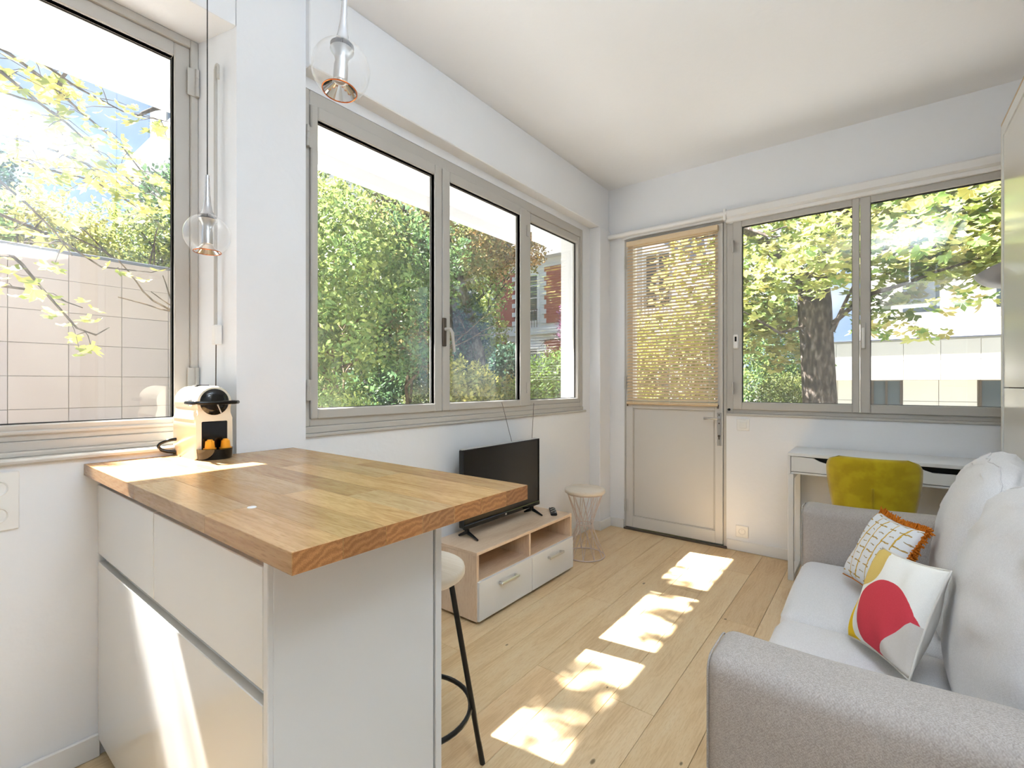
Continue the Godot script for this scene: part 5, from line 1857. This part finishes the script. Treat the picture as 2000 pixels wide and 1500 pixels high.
# sparse yellow tree standing beside the near window, its twigs hanging in front of the tiled wall
func build_overhang_tree(cols: Array) -> void:
	var o := thing("yellowing_tree", "sparse tree with thin drooping twigs and yellow leaves before the tiled wall", "tree", Vector3(-3.2, -0.35, 4.6))
	var r := RandomNumberGenerator.new()
	r.seed = 91
	var m := MB.new()
	var tips := []
	m.tube([Vector3(), Vector3(0.05, 1.5, 0), Vector3(0.0, 3.2, -0.1), Vector3(-0.1, 4.6, -0.3)], [0.16, 0.13, 0.11, 0.09], 10)
	put("trunk", m, M.bark_grey, o)
	m = MB.new()
	limb(m, Vector3(-0.05, 3.4, -0.1), Vector3(-0.1, 0.75, -1.0), 1.9, 0.06, 3, r, tips, 0.6)
	limb(m, Vector3(-0.1, 4.3, -0.2), Vector3(0.1, 0.6, -1.0), 2.1, 0.06, 3, r, tips, 0.6)
	m.tube([Vector3(-0.1, 4.5, -0.3), Vector3(0.0, 5.0, -1.0), Vector3(0.08, 5.4, -1.85), Vector3(0.02, 5.5, -3.1)], [0.045, 0.035, 0.025, 0.01], 6)
	put("branches", m, M.bark_grey, o)
	var paths := [
		[-2.2, [[2.96, 3.22], [2.9, 3.09], [2.8, 2.93], [2.67, 2.76], [2.47, 2.54]]], [-2.6, [[3.29, 3.14], [3.18, 2.97], [3.08, 2.78], [2.92, 2.58], [2.68, 2.39], [2.58, 2.27]]],
		[-2.4, [[2.66, 3.2], [2.7, 3.07], [2.66, 2.88], [2.6, 2.69], [2.5, 2.55]]], [-2.0, [[1.92, 3.24], [1.83, 3.16], [1.7, 3.06], [1.5, 2.92], [1.46, 2.84], [1.52, 2.76]]],
		[-2.3, [[1.75, 3.21], [1.74, 3.1], [1.71, 2.97], [1.66, 2.84]]], [-2.8, [[3.4, 3.0], [3.31, 2.78], [3.28, 2.51], [3.32, 2.21]]],
		[-3.0, [[2.76, 3.15], [2.74, 2.92], [2.75, 2.66], [2.63, 2.4], [2.52, 2.19]]], [-2.5, [[2.21, 3.19], [2.19, 3.06], [2.12, 2.91], [1.99, 2.7], [2.01, 2.4], [2.07, 2.28]]],
		[-2.2, [[2.35, 3.22], [2.23, 3.12], [2.11, 2.98], [1.97, 2.91]]]]
	var spots := []
	for e in paths:
		var pts := []
		var first := Vector3(e[0], e[1][0][0], e[1][0][1]) - o.position
		# each twig springs from the trunk and arches over
		pts.append(Vector3(0.0, first.y + 0.5, -0.1))
		pts.append(Vector3(first.x * 0.4, first.y + 0.42, lerpf(-0.1, first.z, 0.45)))
		for q in e[1]:
			pts.append(Vector3(e[0] + r.randf_range(-0.05, 0.05), q[0], q[1]) - o.position)
		var rs := []
		for i in pts.size():
			rs.append(lerpf(0.014, 0.0028, float(i) / (pts.size() - 1)))
		m = MB.new()
		m.tube(pts, rs, 5)
		put("twig", m, M.bark_grey, o)
		for i in range(2, pts.size()):
			var dense: int = 7 if e[1][0][0] > 2.5 else 2
			for k in dense:
				var a: Vector3 = pts[i].lerp(pts[i - 1], r.randf())
				spots.append(a + Vector3(r.randfn(), r.randfn() - 0.5, r.randfn()) * 0.06)
				if k % 2 == 0:
					m = MB.new()
					var e2 := a + Vector3(r.randfn() * 0.08, r.randf_range(-0.16, 0.06), r.randfn() * 0.16)
					m.tube([a, a.lerp(e2, 0.5) + Vector3(0, 0.02, 0), e2], [0.0032, 0.0025, 0.0015], 4)
					put("twig", m, M.bark_grey, o)
					spots.append(e2)
					spots.append(e2 + Vector3(r.randfn(), r.randfn(), r.randfn()) * 0.03)
	var mats := []
	for c in cols + [Color(0.14, 0.17, 0.03)]:
		mats.append(solid_leaf(c))
	var lm := leaf_mesh("palmate")
	for s in spots:
		var l := put("leaf", lm, mats[r.randi() % mats.size()], o)
		l.transform = Transform3D(leaf_turn(r, 1.0).scaled(Vector3.ONE * r.randf_range(0.045, 0.095)), s)
	var blobs := [[Vector3(0, 5.4, 0.3), Vector3(0.9, 0.8, 0.75), 300], [Vector3(0.6, 4.9, 0.5), Vector3(0.7, 0.6, 0.7), 160], [Vector3(0.1, 5.5, -1.85), Vector3(0.45, 0.4, 0.24), 46], [Vector3(0.2, 5.2, -0.76), Vector3(0.5, 0.5, 0.12), 12], [Vector3(0.0, 5.4, -3.1), Vector3(0.4, 0.3, 0.2), 18]]  # unseen crown leaves added to shade the kitchen end and dapple the sun
	for t in tips:
		blobs.append([t, Vector3(0.35, 0.22, 0.35), 5])
	foliage(o, "foliage", "palmate", blobs, Vector2(0.09, 0.15), cols, 95, 1.0, 0.1)
